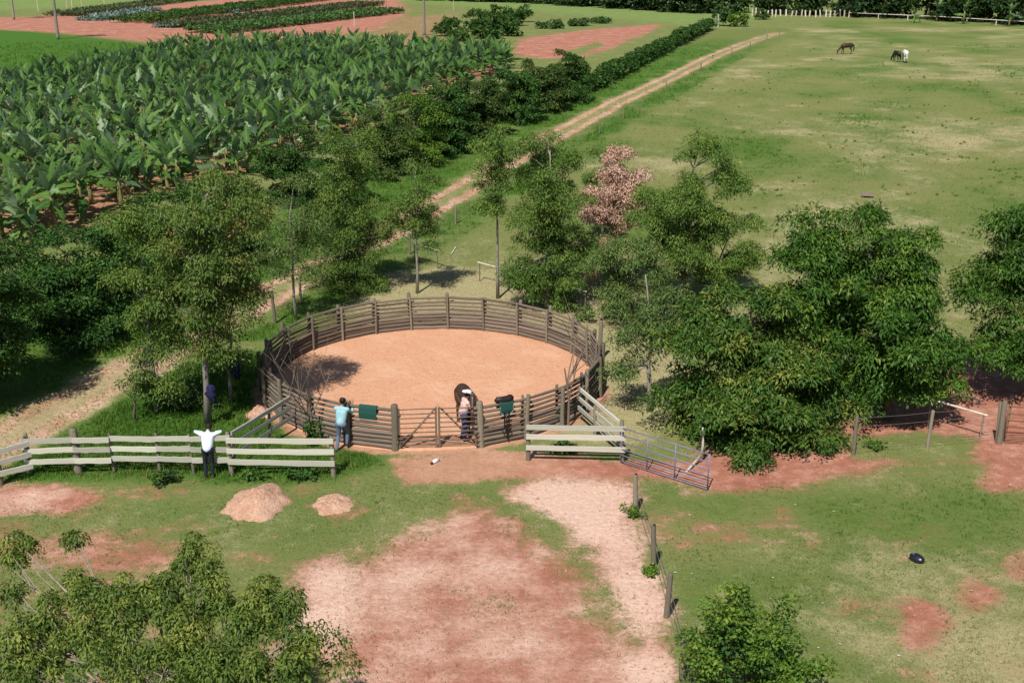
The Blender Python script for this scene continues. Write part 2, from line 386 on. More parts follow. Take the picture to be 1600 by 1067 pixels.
# ------------------------------------------------------------------ ground material and sheets
def ground_mat():
    m, nt, out = new_mat('ground_soil_and_grass'); L = nt.links
    z = N(nt, 'ShaderNodeAttribute', attribute_name='zone'); z2 = N(nt, 'ShaderNodeAttribute', attribute_name='zone2')
    s1 = N(nt, 'ShaderNodeSeparateColor'); L.new(z.outputs['Color'], s1.inputs[0])
    s2 = N(nt, 'ShaderNodeSeparateColor'); L.new(z2.outputs['Color'], s2.inputs[0])
    bare, pale, lush = s1.outputs; dry, orange, far = s2.outputs
    v = objvec(nt)
    nb = noise(nt, v, .45, 5); nm = noise(nt, v, 2.2, 5, .65); nf = noise(nt, v, 6.5, 5, .75); nff = noise(nt, v, 17, 4, .8)
    # grass
    ctr_ = lambda n_, k: math_(nt, 'MULTIPLY', math_(nt, 'SUBTRACT', n_, .5), k)
    f1 = math_(nt, 'ADD', math_(nt, 'ADD', lush, ctr_(nm, 1.0)), ctr_(nf, .8))
    g = ramp(nt, f1, [(0,(.188,.202,.068)), (.3,(.140,.180,.050)), (.62,(.088,.152,.030)), (1,(.058,.148,.018))])
    f2 = math_(nt, 'ADD', math_(nt, 'ADD', dry, ctr_(nm, 1.1)), ctr_(nff, 1.2))
    f2 = math_(nt, 'ADD', f2, ctr_(nb, .7))
    straw = ramp(nt, nf, [(.25,(.30,.255,.125)), (.55,(.44,.375,.215)), (.8,(.58,.50,.33))])
    g = mix(nt, mapr(nt, f2, .37, .98, 0, .76), g, straw)
    g = mix(nt, far, g, ramp(nt, nb, [(.3,(.15,.22,.06)), (.7,(.21,.275,.09))]))
    # soil
    red = ramp(nt, math_(nt, 'ADD', math_(nt, 'MULTIPLY', nm, .6), math_(nt, 'MULTIPLY', nb, .4)), [(.3,(.25,.092,.056)), (.5,(.39,.170,.115)), (.68,(.56,.32,.245))])
    fp = math_(nt, 'ADD', math_(nt, 'ADD', pale, ctr_(nb, 1.3)), ctr_(nf, .7))
    sand = ramp(nt, nf, [(.25,(.54,.335,.25)), (.55,(.68,.47,.37)), (.8,(.78,.58,.47))])
    soil = mix(nt, mapr(nt, fp, .1, .95), red, sand)
    org = ramp(nt, nf, [(.2,(.36,.20,.115)), (.5,(.50,.30,.185)), (.8,(.60,.40,.27))])
    soil = mix(nt, math_(nt, 'MULTIPLY', orange, .75), soil, org)
    vo = N(nt, 'ShaderNodeTexVoronoi', feature='F1'); vo.inputs['Scale'].default_value = 3.2; L.new(v, vo.inputs['Vector'])
    speck = mapr(nt, math_(nt, 'ADD', vo.outputs['Distance'], math_(nt, 'MULTIPLY', nff, .12)), .10, .16, 1, 0)
    sp = math_(nt, 'MULTIPLY', speck, mapr(nt, noise(nt, v, .8, 2), .5, .62))
    soil = mix(nt, math_(nt, 'MULTIPLY', sp, .55), soil, (.12,.08,.05))
    fb = math_(nt, 'ADD', math_(nt, 'ADD', bare, ctr_(nm, .8)), math_(nt, 'ADD', ctr_(nff, .9), ctr_(nf, .7)))
    col = mix(nt, mapr(nt, fb, .26, .76), g, soil)
    # pale scraps of straw and dung flecks on the grass
    vs = N(nt, 'ShaderNodeTexVoronoi', feature='F1'); vs.inputs['Scale'].default_value = 1.3; L.new(v, vs.inputs['Vector'])
    fl = mapr(nt, math_(nt, 'ADD', vs.outputs['Distance'], math_(nt, 'MULTIPLY', nf, .10)), .075, .105, 1, 0)
    fl = math_(nt, 'MULTIPLY', fl, mapr(nt, noise(nt, v, .6, 2), .52, .6))
    col = mix(nt, math_(nt, 'MULTIPLY', fl, .6), col, (.55,.48,.36))
    h = math_(nt, 'ADD', math_(nt, 'MULTIPLY', nf, .6), math_(nt, 'MULTIPLY', nff, .5))
    hh = math_(nt, 'ADD', h, math_(nt, 'MULTIPLY', nm, 1.2))
    principled(nt, out, col, .95, .1, bump(nt, hh, .65, .10)); return m
M['ground'] = ground_mat()

def axis(core0, core1, step, growth, end0, end1):
    c = list(np.arange(core0, core1+1e-6, step)); s = step; x = c[-1]
    while x < end1: s *= growth; x += s; c.append(x)
    s = step; x = c[0]; b = []
    while x > end0: s *= growth; x -= s; b.append(x)
    return np.array(b[::-1]+c)
gx = axis(-24, 24, .30, 1.055, -900, 900)
gy = []; y_ = -60.0
while y_ < 1500:
    gy.append(y_); y_ += 2.5 if y_ < 14 else max(.28, .0056*y_) if y_ < 330 else .06*y_
gy = np.array(gy)
GX, GY = np.meshgrid(gx, gy); nx, ny = len(gx), len(gy)
bare, pale, lush, dry, orange, far, ontrack, rut = zones(GX, GY)
GZ = .05*(fbm(GX*.5, GY*.5, 3)-.5) - .05*rut
GZ = np.where(GY < 300, GZ, 0)
V = np.stack([GX, GY, GZ], -1).reshape(-1, 3)
idx = np.arange(nx*ny).reshape(ny, nx)
Q = np.stack([idx[:-1,:-1], idx[:-1,1:], idx[1:,1:], idx[1:,:-1]], -1).reshape(-1, 4)
ctr = lambda a: (a[:-1,:-1]+a[1:,1:]).ravel()/2
cx_, cy_ = ctr(GX), ctr(GY)
z1 = np.stack([bare, pale, lush, np.ones_like(bare)], -1).reshape(-1, 4)
z2 = np.stack([dry, orange, far, np.ones_like(bare)], -1).reshape(-1, 4)
yardm = sdist(gpoly([(440,1300),(440,870),(700,775),(600,760),(600,705),(1300,700),(1440,590),(1520,555),(1720,600),(1720,770),(1300,750),(1010,760),(1075,1300)]), cx_, cy_) > 0
fieldm = (sdist(gpoly([(806,58),(1040,34),(1030,50),(905,94),(806,90)]), cx_, cy_) > 0) | (sdist(gpoly([(-120,24),(110,12),(420,-8),(640,-8),(730,15),(690,70),(330,82),(95,54),(-120,44)]), cx_, cy_) > 0)
ontr = (ctr(ontrack.astype(float)) > .5)
kind = np.zeros(len(Q), int); kind[yardm & (ctr(bare) > .45)] = 1; kind[fieldm & (ctr(bare) > .45)] = 2; kind[ontr] = 3
for k, nm in enumerate(('ground', 'dirt_yard', 'bare_field', 'dirt_track')):
    q = Q[kind == k]; used, inv = np.unique(q, return_inverse=True)
    me = mesh_np(nm, V[used], inv.reshape(-1, 4), [M['ground']], True,
                 {'zone': ('POINT','FLOAT_COLOR','color', z1[used]), 'zone2': ('POINT','FLOAT_COLOR','color', z2[used])})
    tag(obj(nm, me), kind='structure')

def arena_mat():
    m, nt, out = new_mat('arena_sand'); v = objvec(nt)
    nb = noise(nt, v, .5, 4); nm = noise(nt, v, 3.0, 5, .65); nf = noise(nt, v, 14, 4, .7)
    c = ramp(nt, nf, [(.25,(.47,.235,.135)), (.55,(.60,.325,.20)), (.8,(.68,.395,.26))])
    c = mix(nt, mapr(nt, nb, .45, .7, 0, .5), c, (.68,.415,.28))
    c = mix(nt, mapr(nt, nm, .56, .72, 0, .4), c, (.34,.165,.09))
    vo = N(nt, 'ShaderNodeTexVoronoi', feature='F1'); vo.inputs['Scale'].default_value = 4.5; nt.links.new(v, vo.inputs['Vector'])
    h = math_(nt, 'ADD', math_(nt, 'MULTIPLY', mapr(nt, vo.outputs['Distance'], .0, .35), .7), math_(nt, 'ADD', math_(nt, 'MULTIPLY', nf, .5), nm))
    principled(nt, out, c, .95, .1, bump(nt, h, .55, .07)); return m
M['arena'] = arena_mat()
rr = np.concatenate([np.linspace(0, PR-.05, 26)[1:], [PR+.12]]); aa = np.linspace(0, 2*np.pi, 97)[:-1]
AV = [(0,0,.07)]; AF = []
rgA = RS(3)
for i, r in enumerate(rr):
    for a in aa: AV.append((r*math.cos(a), r*math.sin(a), (.045 if r < PR-.5 else .10 if r < PR-.3 else .03 if r < PR-.02 else -.06) + .025*rgA.rand()))
tri = [(0, 1+k, 1+(k+1) % 96) for k in range(96)]
for i in range(len(rr)-1):
    for k in range(96):
        a, b = 1+i*96+k, 1+i*96+(k+1) % 96; tri += [(a, a+96, b+96), (a, b+96, b)]
tag(obj('arena_sand', mesh_np('arena_sand', AV, tri, [M['arena']], True), loc=(PC[0], PC[1], 0)), kind='structure')

# ------------------------------------------------------------------ grass blades
def blades(name, x, y, h, w, tint, mat, nb, rng, label, lean=.5, kindname='grass'):
    n = len(x); w = np.broadcast_to(np.asarray(w, float), (n,)); X = np.repeat(x, nb); Y = np.repeat(y, nb); H = np.repeat(h, nb)*rng.uniform(.6, 1.2, n*nb); W = np.repeat(w, nb)
    X = X + rng.normal(0, 1, n*nb)*np.repeat(h, nb)*.35; Y = Y + rng.normal(0, 1, n*nb)*np.repeat(h, nb)*.35
    a = rng.uniform(0, 2*np.pi, n*nb); b = a + rng.normal(0, .8, n*nb); le = H*lean*rng.uniform(.2, 1.2, n*nb)
    base = np.stack([X, Y, np.full(n*nb, -.03)], -1); side = np.stack([np.cos(a), np.sin(a), 0*a], -1)*W[:,None]
    tip = base + np.stack([-np.sin(b)*le, np.cos(b)*le, H+.03], -1)
    VV = np.stack([base-side, base+side, tip], 1).reshape(-1, 3)
    T = np.repeat(np.clip(np.repeat(tint, nb)+rng.normal(0, .12, n*nb), 0, 1), 3)
    me = mesh_np(name, VV, np.arange(n*nb*3).reshape(-1, 3), [mat], False, {'tint': ('POINT','FLOAT','value', T)})
    return tag(obj(name, me), label, kindname, kind='stuff')
def scatter_px(rng, n, x0, x1, y0, y1, power=1.0):
    px = rng.uniform(x0, x1, n); py = y0+(y1-y0)*rng.uniform(0, 1, n)**power
    r = np.stack([px-800, CP*F_PX+SP*(533.5-py), -SP*F_PX+CP*(533.5-py)], -1); t = -HCAM/r[:,2]
    return r[:,0]*t, r[:,1]*t
rg = RS(11)
x, y = scatter_px(rg, 230000, -40, 1640, 50, 1100)
b_, p_, l_, d_, o_, f_, ot, _r = zones(x, y)
inpen = np.hypot(x-PC[0], y-PC[1]) < PR+.15
keep = (l_*(1-b_) > .60*rg.rand(len(x))+.36) & ~inpen & (y < 190)
xs, ys, ls, ds = x[keep], y[keep], l_[keep], d_[keep]
h = np.clip(.04+.14*ls*(.4+rg.rand(len(xs)))*(.4+1.4*fbm(xs*.9+7, ys*.9, 3)), .04, .3); h = h*np.clip(ys/45, .8, 1.6)
blades('grass', xs, ys, h, .010+.012*np.clip(ys/60, .6, 3), np.clip(.9*(fbm(xs*.7, ys*.7, 3)-.5)+.22+.4*rg.rand(len(xs))+.3*ds, 0, 1), M['grass'], 4, rg, 'long green grass on the verges and round the fences')
keep2 = (~keep) & ((1-b_)*(.35+d_) > rg.rand(len(x))*1.3) & ~inpen & (y < 150)
xs, ys, ds, ls = x[keep2], y[keep2], d_[keep2], l_[keep2]
h = (.03+.05*rg.rand(len(xs)))*np.clip(ys/45, .8, 2)
blades('dry_grass', xs, ys, h, .010+.010*np.clip(ys/60, .6, 3), np.clip(ds*.7-.5*ls+.3*rg.rand(len(xs)), 0, 1), M['straw'], 2, rg, 'short dry pasture grass in tufts', .9)

# taller weed tufts that stand out in the pasture
x, y = scatter_px(rg, 1600, 1050, 1620, 70, 560); w_ = fbm(x*.35+3, y*.35, 3) > .62
x, y = x[w_], y[w_]
blades('weeds', x, y, .10+.10*rg.rand(len(x)), .02+.0003*y, .3+.5*rg.rand(len(x)), M['grass'], 12, rg, 'dark green weed tufts dotted over the pasture', .7, 'weeds')

x, y = scatter_px(rg, 5200, -20, 1620, 740, 1075); zz = zones(x, y); w_ = (fbm(x*.8+5, y*.8, 3) > .55) & (zz[0] < .75); x, y = x[w_], y[w_]
blades('tufts', x, y, .03+.05*rg.rand(len(x)), .012, .15+.6*rg.rand(len(x)), M['grass'], 6, rg, 'small grass tufts scattered over the yard', 1.0, 'grass')

# ------------------------------------------------------------------ foliage
def leaf_geo(C, D, Nn, L, W, tint):
    """folded diamond leaves"""
    Sd = norm(np.cross(D, Nn)); U = np.cross(Sd, D)
    L = L[:,None]; W = W[:,None]
    p0 = C; p2 = C + D*L - U*L*.10; md = C + D*L*.45 + U*L*.06
    VV = np.stack([p0, md - Sd*W + U*W*.3, p2, md + Sd*W + U*W*.3], 1).reshape(-1, 3)
    return VV, np.repeat(tint, 4)
def clump_leaves(rng, cen, rad, per, L, W, droop, up, flat=.75, tint0=.45, tv=.18, top=.12, hang=0.0):
    n = len(cen); c = np.repeat(cen, per, 0); r = np.repeat(rad, per)
    d = norm(rng.normal(0, 1, (n*per, 3))); d[:,2] = np.where(d[:,2] < -.35, -d[:,2], d[:,2])
    rad_ = r*(.45+.6*rng.rand(n*per)**.7)
    pos = c + d*rad_[:,None]*np.array([1, 1, flat])
    if hang: pos[:,2] -= hang*r*np.abs(rng.normal(0, .6, n*per))*np.hypot(d[:,0], d[:,1])
    D = norm(d*np.array([1,1,.5])*.8 + rng.normal(0, .45, (n*per,3)) + np.array([0,0,-droop]))
    Nn = norm(d*.7 + np.array([0,0,up]) + rng.normal(0, .35, (n*per,3)))
    ct = np.repeat(rng.normal(0, tv, n), per)
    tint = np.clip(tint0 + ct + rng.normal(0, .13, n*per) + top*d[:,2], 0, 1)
    return leaf_geo(pos, D, Nn, L*(.6+.7*rng.rand(n*per)), W*(.7+.6*rng.rand(n*per)), tint)
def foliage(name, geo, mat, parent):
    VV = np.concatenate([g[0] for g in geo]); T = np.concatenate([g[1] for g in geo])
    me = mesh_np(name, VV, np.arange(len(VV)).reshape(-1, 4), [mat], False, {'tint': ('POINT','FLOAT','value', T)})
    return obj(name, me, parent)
def in_blobs(rng, blobs, dens, shell=.5):
    """clump centres inside a list of (centre, radii) ellipsoids, more near the surface"""
    out = []
    for c, r in blobs:
        r = np.array(r, float); n = max(3, int(dens*(r[0]*r[2]+r[0]*r[1]+r[1]*r[2])*1.05))
        d = norm(rng.normal(0, 1, (n, 3))); k = (shell+(1-shell)*rng.rand(n)**.6)[:,None]
        out.append(np.array(c)+d*k*r)
    return np.concatenate(out)
def cluster(rng, c0, R, k, flat=.5):
    n = len(c0); d = norm(rng.normal(0, 1, (n*k, 3))); d[:,2] = np.abs(d[:,2])*1.1-.25
    r = R*rng.uniform(.6, 1.25, n)
    return np.repeat(c0, k, 0) + d*np.repeat(r, k)[:,None]*np.array([1,1,flat])*rng.uniform(.55,1,(n*k,1))
def limbs(mb, rng, trunk_pts, trunk_r, targets, r0, n=5, start=.35):
    """curved limbs from the trunk out to the clumps"""
    tp = np.array(trunk_pts); tz = tp[:,2]
    for t in targets:
        z = max(tz[0]+(tz[-1]-tz[0])*start, t[2]-.55*math.hypot(t[0]-tp[-1][0], t[1]-tp[-1][1])-.3); z = min(z, tz[-1])
        a = np.array([np.interp(z, tz, tp[:,0]), np.interp(z, tz, tp[:,1]), z])
        mid = (a+t)/2 + np.array([rng.normal(0,.12), rng.normal(0,.12), .12*np.linalg.norm(t-a)*rng.uniform(-.6,.8)])
        L = np.linalg.norm(t-a)
        mb.tube([a, a*.4+mid*.6, mid, t], [r0*min(1.3, .5+L*.25), r0*.75, r0*.5, r0*.15], n, False)
def px_blobs(blobs, Y):
    out = []
    for b in blobs:
        cx, cy, rx, ry = b[:4]; dy = b[4] if len(b) > 4 else 0.0
        c = at_y(cx, cy, Y+dy); k = m_per_px(Y+dy, c[2]); out.append((c, (rx*k, rx*k*.9, ry*k/.95)))
    return out
def tree(name, base, blobs, label, mat, bark, seed, group=None, cat='tree', dens=1.9, cr=.5, per=60, L=.2, W=.055, droop=.6, up=.5,
         tr=.10, lean=0.0, shell=.45, top=None, tint0=.45, limb=.6, hang=.4, extra=None, tv=.18, stems=None, flat=.75, rel=False, clus=None, rs=1.0):
    rng = RS(seed)
    root = at_z(*base) if not rel else np.array([base[0], base[1], 0.0])
    B = [(np.array(c)-root, tuple(q*rs for q in r)) for c, r in (px_blobs(blobs, root[1]) if not rel else blobs)]
    e = empty(name, (root[0], root[1], 0), 0, label, cat, group)
    topz = max(c[2]+r[2]*.3 for c, r in B) if top is None else top
    cxy = np.mean([c[:2] for c, r in B], 0)
    tb = MB(); n = 7
    for sx, sy, sr in (stems or [(0,0,1.0)]):
        pts = []
        for i in range(n):
            t = i/(n-1)
            bx = cxy[0]*t**1.6+sx*(1-t*.2)+rng.normal(0,.05)*(0 < i); by = cxy[1]*t**1.6+sy*(1-t*.2)+rng.normal(0,.05)*(0 < i)
            pts.append(np.array([bx, by, topz*t-.05*(i == 0)]))
        tb.tube(pts, [tr*sr*(1.25 if i == 0 else 1)*(1-.82*i/(n-1)) for i in range(n)], 8)
        if sx == 0 or stems is None or True: P0 = pts
    cen = in_blobs(rng, B, dens, shell)
    if clus: cen0 = cen; cen = cluster(rng, cen, *clus); cen[:,2] -= .35*clus[0]
    cen[:,2] = np.maximum(cen[:,2], cr*.5)
    lt = cen0 if clus else cen; k = rng.rand(len(lt)) < limb
    limbs(tb, rng, P0, tr, lt[k], tr*.38)
    tb.build('trunk', M[bark], e, True)
    rad = cr*rng.uniform(.65, 1.3, len(cen))
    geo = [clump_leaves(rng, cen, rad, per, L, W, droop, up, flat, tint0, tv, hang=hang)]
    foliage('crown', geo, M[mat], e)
    if extra:
        for nm, mt, bl in extra:
            c2 = in_blobs(rng, [(np.array(c)-root, r) for c, r in px_blobs(bl, root[1])], dens, .3)
            foliage(nm, [clump_leaves(rng, c2, cr*rng.uniform(.6, 1.1, len(c2)), per, L, W, droop, up, hang=hang)], M[mt], e)
    return e

EU = dict(bark='bark_euc', cat='tree', clus=(.50, 7, 1.0), L=.145, W=.020)
# gum trees left of the pen
tree('gum_tree', (325,664), [(335,330,70,62),(300,400,60,65),(350,440,55,75),(285,460,45,50),(385,340,28,44),(378,470,20,40),(250,330,44,40,1.0),(310,500,40,40),(345,540,30,26)], 'tall gum tree left of the pen with dark blue cloth on its trunk', 'eucw', seed=21, tr=.13, dens=2.55, cr=0.39, per=76, **EU)
tree('gum_tree', (245,646), [(235,400,46,70),(225,470,42,58),(250,575,48,50),(215,345,36,45),(275,530,42,44),(225,600,34,26),(200,430,30,50)], 'leafy gum tree nearest the dirt track behind the board fence', 'euc', seed=22, tr=.09, dens=2.55, cr=0.39, per=75, **EU)
tree('gum_sapling', (211,658), [(208,600,26,20),(225,588,18,14)], 'short sapling with a thin reddish trunk behind the board fence', 'eucd', seed=23, tr=.06, cr=0.23, per=46, dens=6.30, L=.15, W=.03, bark='bark', cat='tree')
tree('gum_tree', (362,628), [(362,470,42,50),(385,450,20,36),(360,540,30,28)], 'slim gum tree between the tall cloth hung tree and the pen', 'eucd', seed=24, tr=.08, dens=2.41, per=62, **EU)
tree('gum_tree', (463,500), [(462,310,34,48),(450,380,40,42),(478,345,28,30),(440,430,30,28),(500,400,28,38),(425,370,26,40)], 'thin see-through gum tree at the left rear of the pen', 'eucd', seed=25, tr=.07, dens=1.86, per=51, cr=0.35, **EU)
tree('gum_tree', (545,452), [(548,240,46,54),(538,320,46,50),(555,390,50,52),(520,420,42,44),(585,370,32,44),(500,350,28,46),(560,440,40,24)], 'dense olive gum tree behind the left of the pen', 'euc', seed=26, tr=.10, dens=2.76, per=76, cr=0.41, **EU)
tree('gum_tree', (652,458), [(655,270,24,40),(650,330,38,44),(630,350,28,34),(668,358,24,28)], 'small gum tree with a long bare trunk and bronze crown behind the pen', 'eucw', seed=27, tr=.07, dens=2.65, per=62, cr=0.33, tint0=.35, **EU)
tree('gum_tree', (778,466), [(775,230,32,38),(772,290,34,44),(790,270,24,50),(760,320,20,22)], 'slender gum tree with the longest bare grey trunk behind the pen', 'euc', seed=28, tr=.075, dens=2.65, per=63, cr=0.35, **EU)
tree('gum_tree', (853,482), [(855,250,56,46),(835,320,50,50),(875,330,50,60),(850,410,62,48),(880,440,46,36),(825,435,34,30),(905,390,24,50)], 'full dark green gum tree behind the centre right of the pen', 'euc', seed=29, tr=.10, dens=2.86, per=78, cr=0.39, tint0=.38, **EU)
tree('gum_tree', (942,372), [(942,255,28,36),(935,300,30,36),(950,330,24,30)], 'distant round gum tree behind the pink dead leaved tree', 'euc', seed=30, tr=.08, dens=2.65, per=62, cr=0.35, **EU)
tree('dead_leaf_tree', (962,452), [(978,262,30,32),(950,312,42,42),(926,356,30,32),(988,305,22,36),(960,280,24,30),(940,330,30,30),(915,428,12,8)], 'tree whose crown of dead leaves has turned pale pink', 'dead', seed=31, tr=.09, dens=4.2, per=66, cr=0.33, rs=.98, flat=.9, **EU)
tree('gum_tree', (1064,474), [(1100,250,36,46),(1060,320,66,50),(1110,310,48,48),(1020,340,40,46),(1070,390,60,44),(1140,285,20,36)], 'largest gum tree right of the pink dead leaved tree', 'euc', seed=32, tr=.12, dens=2.65, per=78, cr=0.39, **EU)
tree('gum_tree', (1107,474), [(1130,390,52,44),(1165,380,28,46),(1110,430,34,26),(1150,420,34,26)], 'low spreading gum tree leaning toward the open pasture', 'euc', seed=33, tr=.09, dens=2.65, per=75, cr=0.37, tint0=.52, **EU)
tree('gum_tree', (985,505), [(985,400,44,48),(960,430,34,50),(1020,425,34,46),(985,470,48,34),(940,470,22,20)], 'bushy olive gum tree below the pink dead leaved tree', 'eucd', seed=34, tr=.07, dens=2.41, per=66, cr=0.36, tint0=.5, **EU)
tree('gum_tree', (1016,642), [(990,540,40,40),(1010,520,36,30),(975,575,24,20),(1040,440,30,36),(1020,480,24,30)], 'gum tree with pale grey trunk standing alone right of the pen', 'eucd', seed=35, tr=.10, dens=2.20, per=60, cr=0.33, tint0=.5, **EU)

# shade trees on the right
BR = dict(bark='bark', cat='tree', droop=.55, up=.8, hang=.3, limb=.5, clus=(.85, 7, .60))
tree('shade_tree', (1195,668), [(1170,500,95,60),(1110,560,80,70),(1220,560,85,80),(1170,640,105,62,-1.2),(1260,660,60,62,-1.2),(1200,695,85,36,-1.8),(1080,620,50,46),(1130,480,60,40,1)], 'round shade tree with olive leaf tips beside the blue metal gate', 'broady', seed=41, tr=.2, dens=1.75, cr=.48, per=112, L=.20, W=.031, rs=.88, shell=.55, **BR)
tree('shade_tree', (1385,652), [(1340,365,100,52,1.5),(1280,400,60,50,1),(1290,470,80,60),(1410,430,70,48),(1380,510,100,60,-.5),(1300,560,70,60),(1435,560,60,50,-.4),(1390,610,62,36,-1.0),(1370,450,70,50,.5),(1475,545,26,30)], 'tallest shade tree with layered green crown on the red earth', 'broad', seed=42, top=3.6, tr=.22, dens=2.1, cr=.48, per=112, L=.20, W=.031, rs=.88, shell=.55, **{**BR, 'limb': .2})
tree('shade_tree', (1625,612), [(1600,380,70,52),(1560,430,60,46),(1650,400,80,70),(1610,500,80,56),(1570,540,50,34,-.6),(1680,520,70,60)], 'dark shade tree cut off by the right edge of the picture', 'broad', seed=43, tr=.2, dens=1.75, cr=.48, per=112, L=.20, W=.031, rs=.88, shell=.55, tint0=.36, **BR)
# tree at the left edge, mostly out of view, that shades the track
tree('shade_tree', (-20.6,37.5), [(np.array([-19.9,37.6,5.2]),(2.6,2.7,1.6)),(np.array([-19.6,38.2,3.0]),(2.3,2.4,1.3)),(np.array([-21.5,36.6,6.8]),(2.4,2.4,1.5)),(np.array([-19.2,40.0,2.2]),(1.8,2.0,1.2)),(np.array([-18.9,40.6,4.6]),(1.6,1.8,1.2))], 'leafy tree at the left edge shading the dirt track', 'shrub', seed=44, rel=True, tr=.2, dens=1.75, cr=.48, per=112, L=.20, W=.031, rs=.88, tint0=.55, **BR)

# shrubs between the bananas and the track
SHR = [(110,548,345,92,'shrub','big dark glossy shrub nearest the track at the left'),
       (30,520,395,60,'shrub','dark shrub at the left edge beside the big glossy shrub'),
       (190,505,335,62,'shrub','shrub rising behind the big glossy shrub on the left'),
       (262,470,285,74,'shrub','bronze tipped shrub below the brown banana stems'),
       (345,425,262,70,'shrubb','bronze shrub behind the tall cloth hung gum tree'),
       (455,325,192,54,'shrub','round dark green shrub left of the dense olive gum'),
       (530,335,215,46,'shrub','shrub half hidden behind the dense olive gum tree'),
       (600,288,148,52,'shrubb','tall bronze topped shrub above the verge behind the pen'),
       (648,268,142,48,'shruby','bright lime green shrub at the banana edge'),
       (690,248,128,50,'shrub','shrub just right of the lime green shrub'),
       (742,222,116,48,'shrubb','middle bronze flushed shrub of the track side row'),
       (796,200,104,46,'shrub','green shrub two places before the trimmed hedge'),
       (846,182,90,46,'shrubb','bronze topped shrub one place before the trimmed hedge'),
       (884,168,80,36,'shrub','last green shrub touching the trimmed hedge')]
for i, (cx, by, ty, hw, mt, lb) in enumerate(SHR):
    hh = by-ty
    tree('shrub', (cx, by-hh*.10), [(cx,ty+hh*.30,hw*.8,hh*.26),(cx-hw*.35,ty+hh*.52,hw*.72,hh*.30),(cx+hw*.38,ty+hh*.50,hw*.66,hh*.30),(cx,ty+hh*.76,hw*.9,hh*.22,-.8)], lb, mt, 'bark', 60+i,
         'shrub row along the track', 'shrub', dens=1.8, cr=.46, per=66 if by > 400 else 52, L=.17 if by > 250 else .24, W=.042 if by > 250 else .062, droop=.35, up=.8, tr=.08, shell=.6, limb=.25, hang=.2, clus=(.6, 5, .6),
         stems=[(0,0,1),(.25,.1,.8),(-.2,.15,.8)])

# trimmed hedge beside the far track
rng = RS(77); e = empty('hedge', (HEDGEL[0][0], HEDGEL[0][1], 0), 0, 'long dark trimmed hedge beside the far dirt track', 'hedge')
hc = []; hm = MB()
for i in range(len(HEDGEL)-1):
    a, b = HEDGEL[i], HEDGEL[i+1]; n = int(np.linalg.norm(b-a)/.45)
    for k in range(n):
        p = a+(b-a)*(k+rng.rand())/n
        for _ in range(4): hc.append([p[0]+rng.normal(0,.5), p[1]+rng.normal(0,.5), rng.uniform(.5, 1.5)*(.75+.6*float(fbm(np.array([p[0]*.4]), np.array([p[1]*.12]), 3)[0]))])
        if k % 4 == 0: hm.tube([(p[0],p[1],-.05),(p[0]+rng.normal(0,.1),p[1],1.2)], [.05,.02], 5)
hc = np.array(hc)-np.array([HEDGEL[0][0], HEDGEL[0][1], 0]); hm.v = [(v[0]-HEDGEL[0][0], v[1]-HEDGEL[0][1], v[2]) for v in hm.v]
tag(hm.build('stems', M['bark'], e), kind='stuff')
foliage('foliage', [clump_leaves(rng, hc, rng.uniform(.4,.65,len(hc)), 26, .34, .13, .2, .8, tv=.12)], M['hedge'], e)

# foreground tree, lower left, looked down on
rng = RS(90); root = np.array([-6.3, 16.9, 0]); e = empty('spreading_tree', tuple(root), 0, 'spreading tree with pale branches in the bottom left corner', 'tree')
tm = MB(); tm.tube([(0,0,-.1),(.1,.1,1.2),(.25,.2,2.4),(.3,.3,3.2)], [.24,.19,.16,.12], 10)
cl = []
FG = [(30,850,32,26,1.2),(10,880,22,18,.9),(117,848,18,22,1.2),(235,905,60,24,.6),(300,865,48,24,1.2),(330,890,40,24,1.0),(120,925,60,34,.4),(60,990,60,30,0),(190,960,70,40,.3),(290,950,70,44,.4),(380,930,60,36,.6),(430,940,40,34,.8),(400,985,60,34,.3),(455,1000,34,22,.6),(150,1020,80,34,-.2),(260,1040,90,40,-.3),(360,1040,70,40,-.2),(440,1040,50,34,.2),(50,1050,60,36,-.4),(20,930,20,20,.4),(45,975,46,26,.0)]
tips = []
for (cx, cy, rx, ry, dz) in FG:
    z = 4.1+dz*.55; c = at_z(cx, cy, z); k = m_per_px(c[1], z)
    n = max(3, int(rx*ry/125))
    for _ in range(n):
        d = norm(rng.normal(0,1,3))*rng.rand()**.4
        cl.append(c+np.array([d[0]*rx*k, d[1]*rx*k*.8, d[2]*ry*k*.8])-root)
    tips.append(c-root)
for t in tips:
    s = np.array([.3,.3,2.4+rng.rand()*.8]); md = s*.5+t*.5+np.array([rng.normal(0,.15), rng.normal(0,.15), rng.uniform(-.1,.25)])
    tm.tube([s, s*.5+md*.5+np.array([0,0,.1]), md, md*.4+t*.6, t], [.06,.045,.032,.02,.008], 6, False)
cl = np.array(cl)
for t in cl[rng.rand(len(cl)) < .6]:
    j = tips[int(np.argmin([np.linalg.norm(t-q) for q in tips]))]; s = j*(.62+.3*rng.rand()); s = s+(1-np.linalg.norm(s)/max(np.linalg.norm(j),.1))*np.array([.3,.3,3.0])
    tm.tube([s, (s+t)/2+np.array([0,0,-.02]), t+np.array([0,0,.10])], [.016,.013,.007], 5, False)
tm.build('trunk', M['bark_pale'], e, True)
foliage('crown', [clump_leaves(rng, cl, rng.uniform(.16,.30,len(cl)), 150, .10, .017, .85, .55, .85, .5, .2, hang=.5)], M['fern'], e)
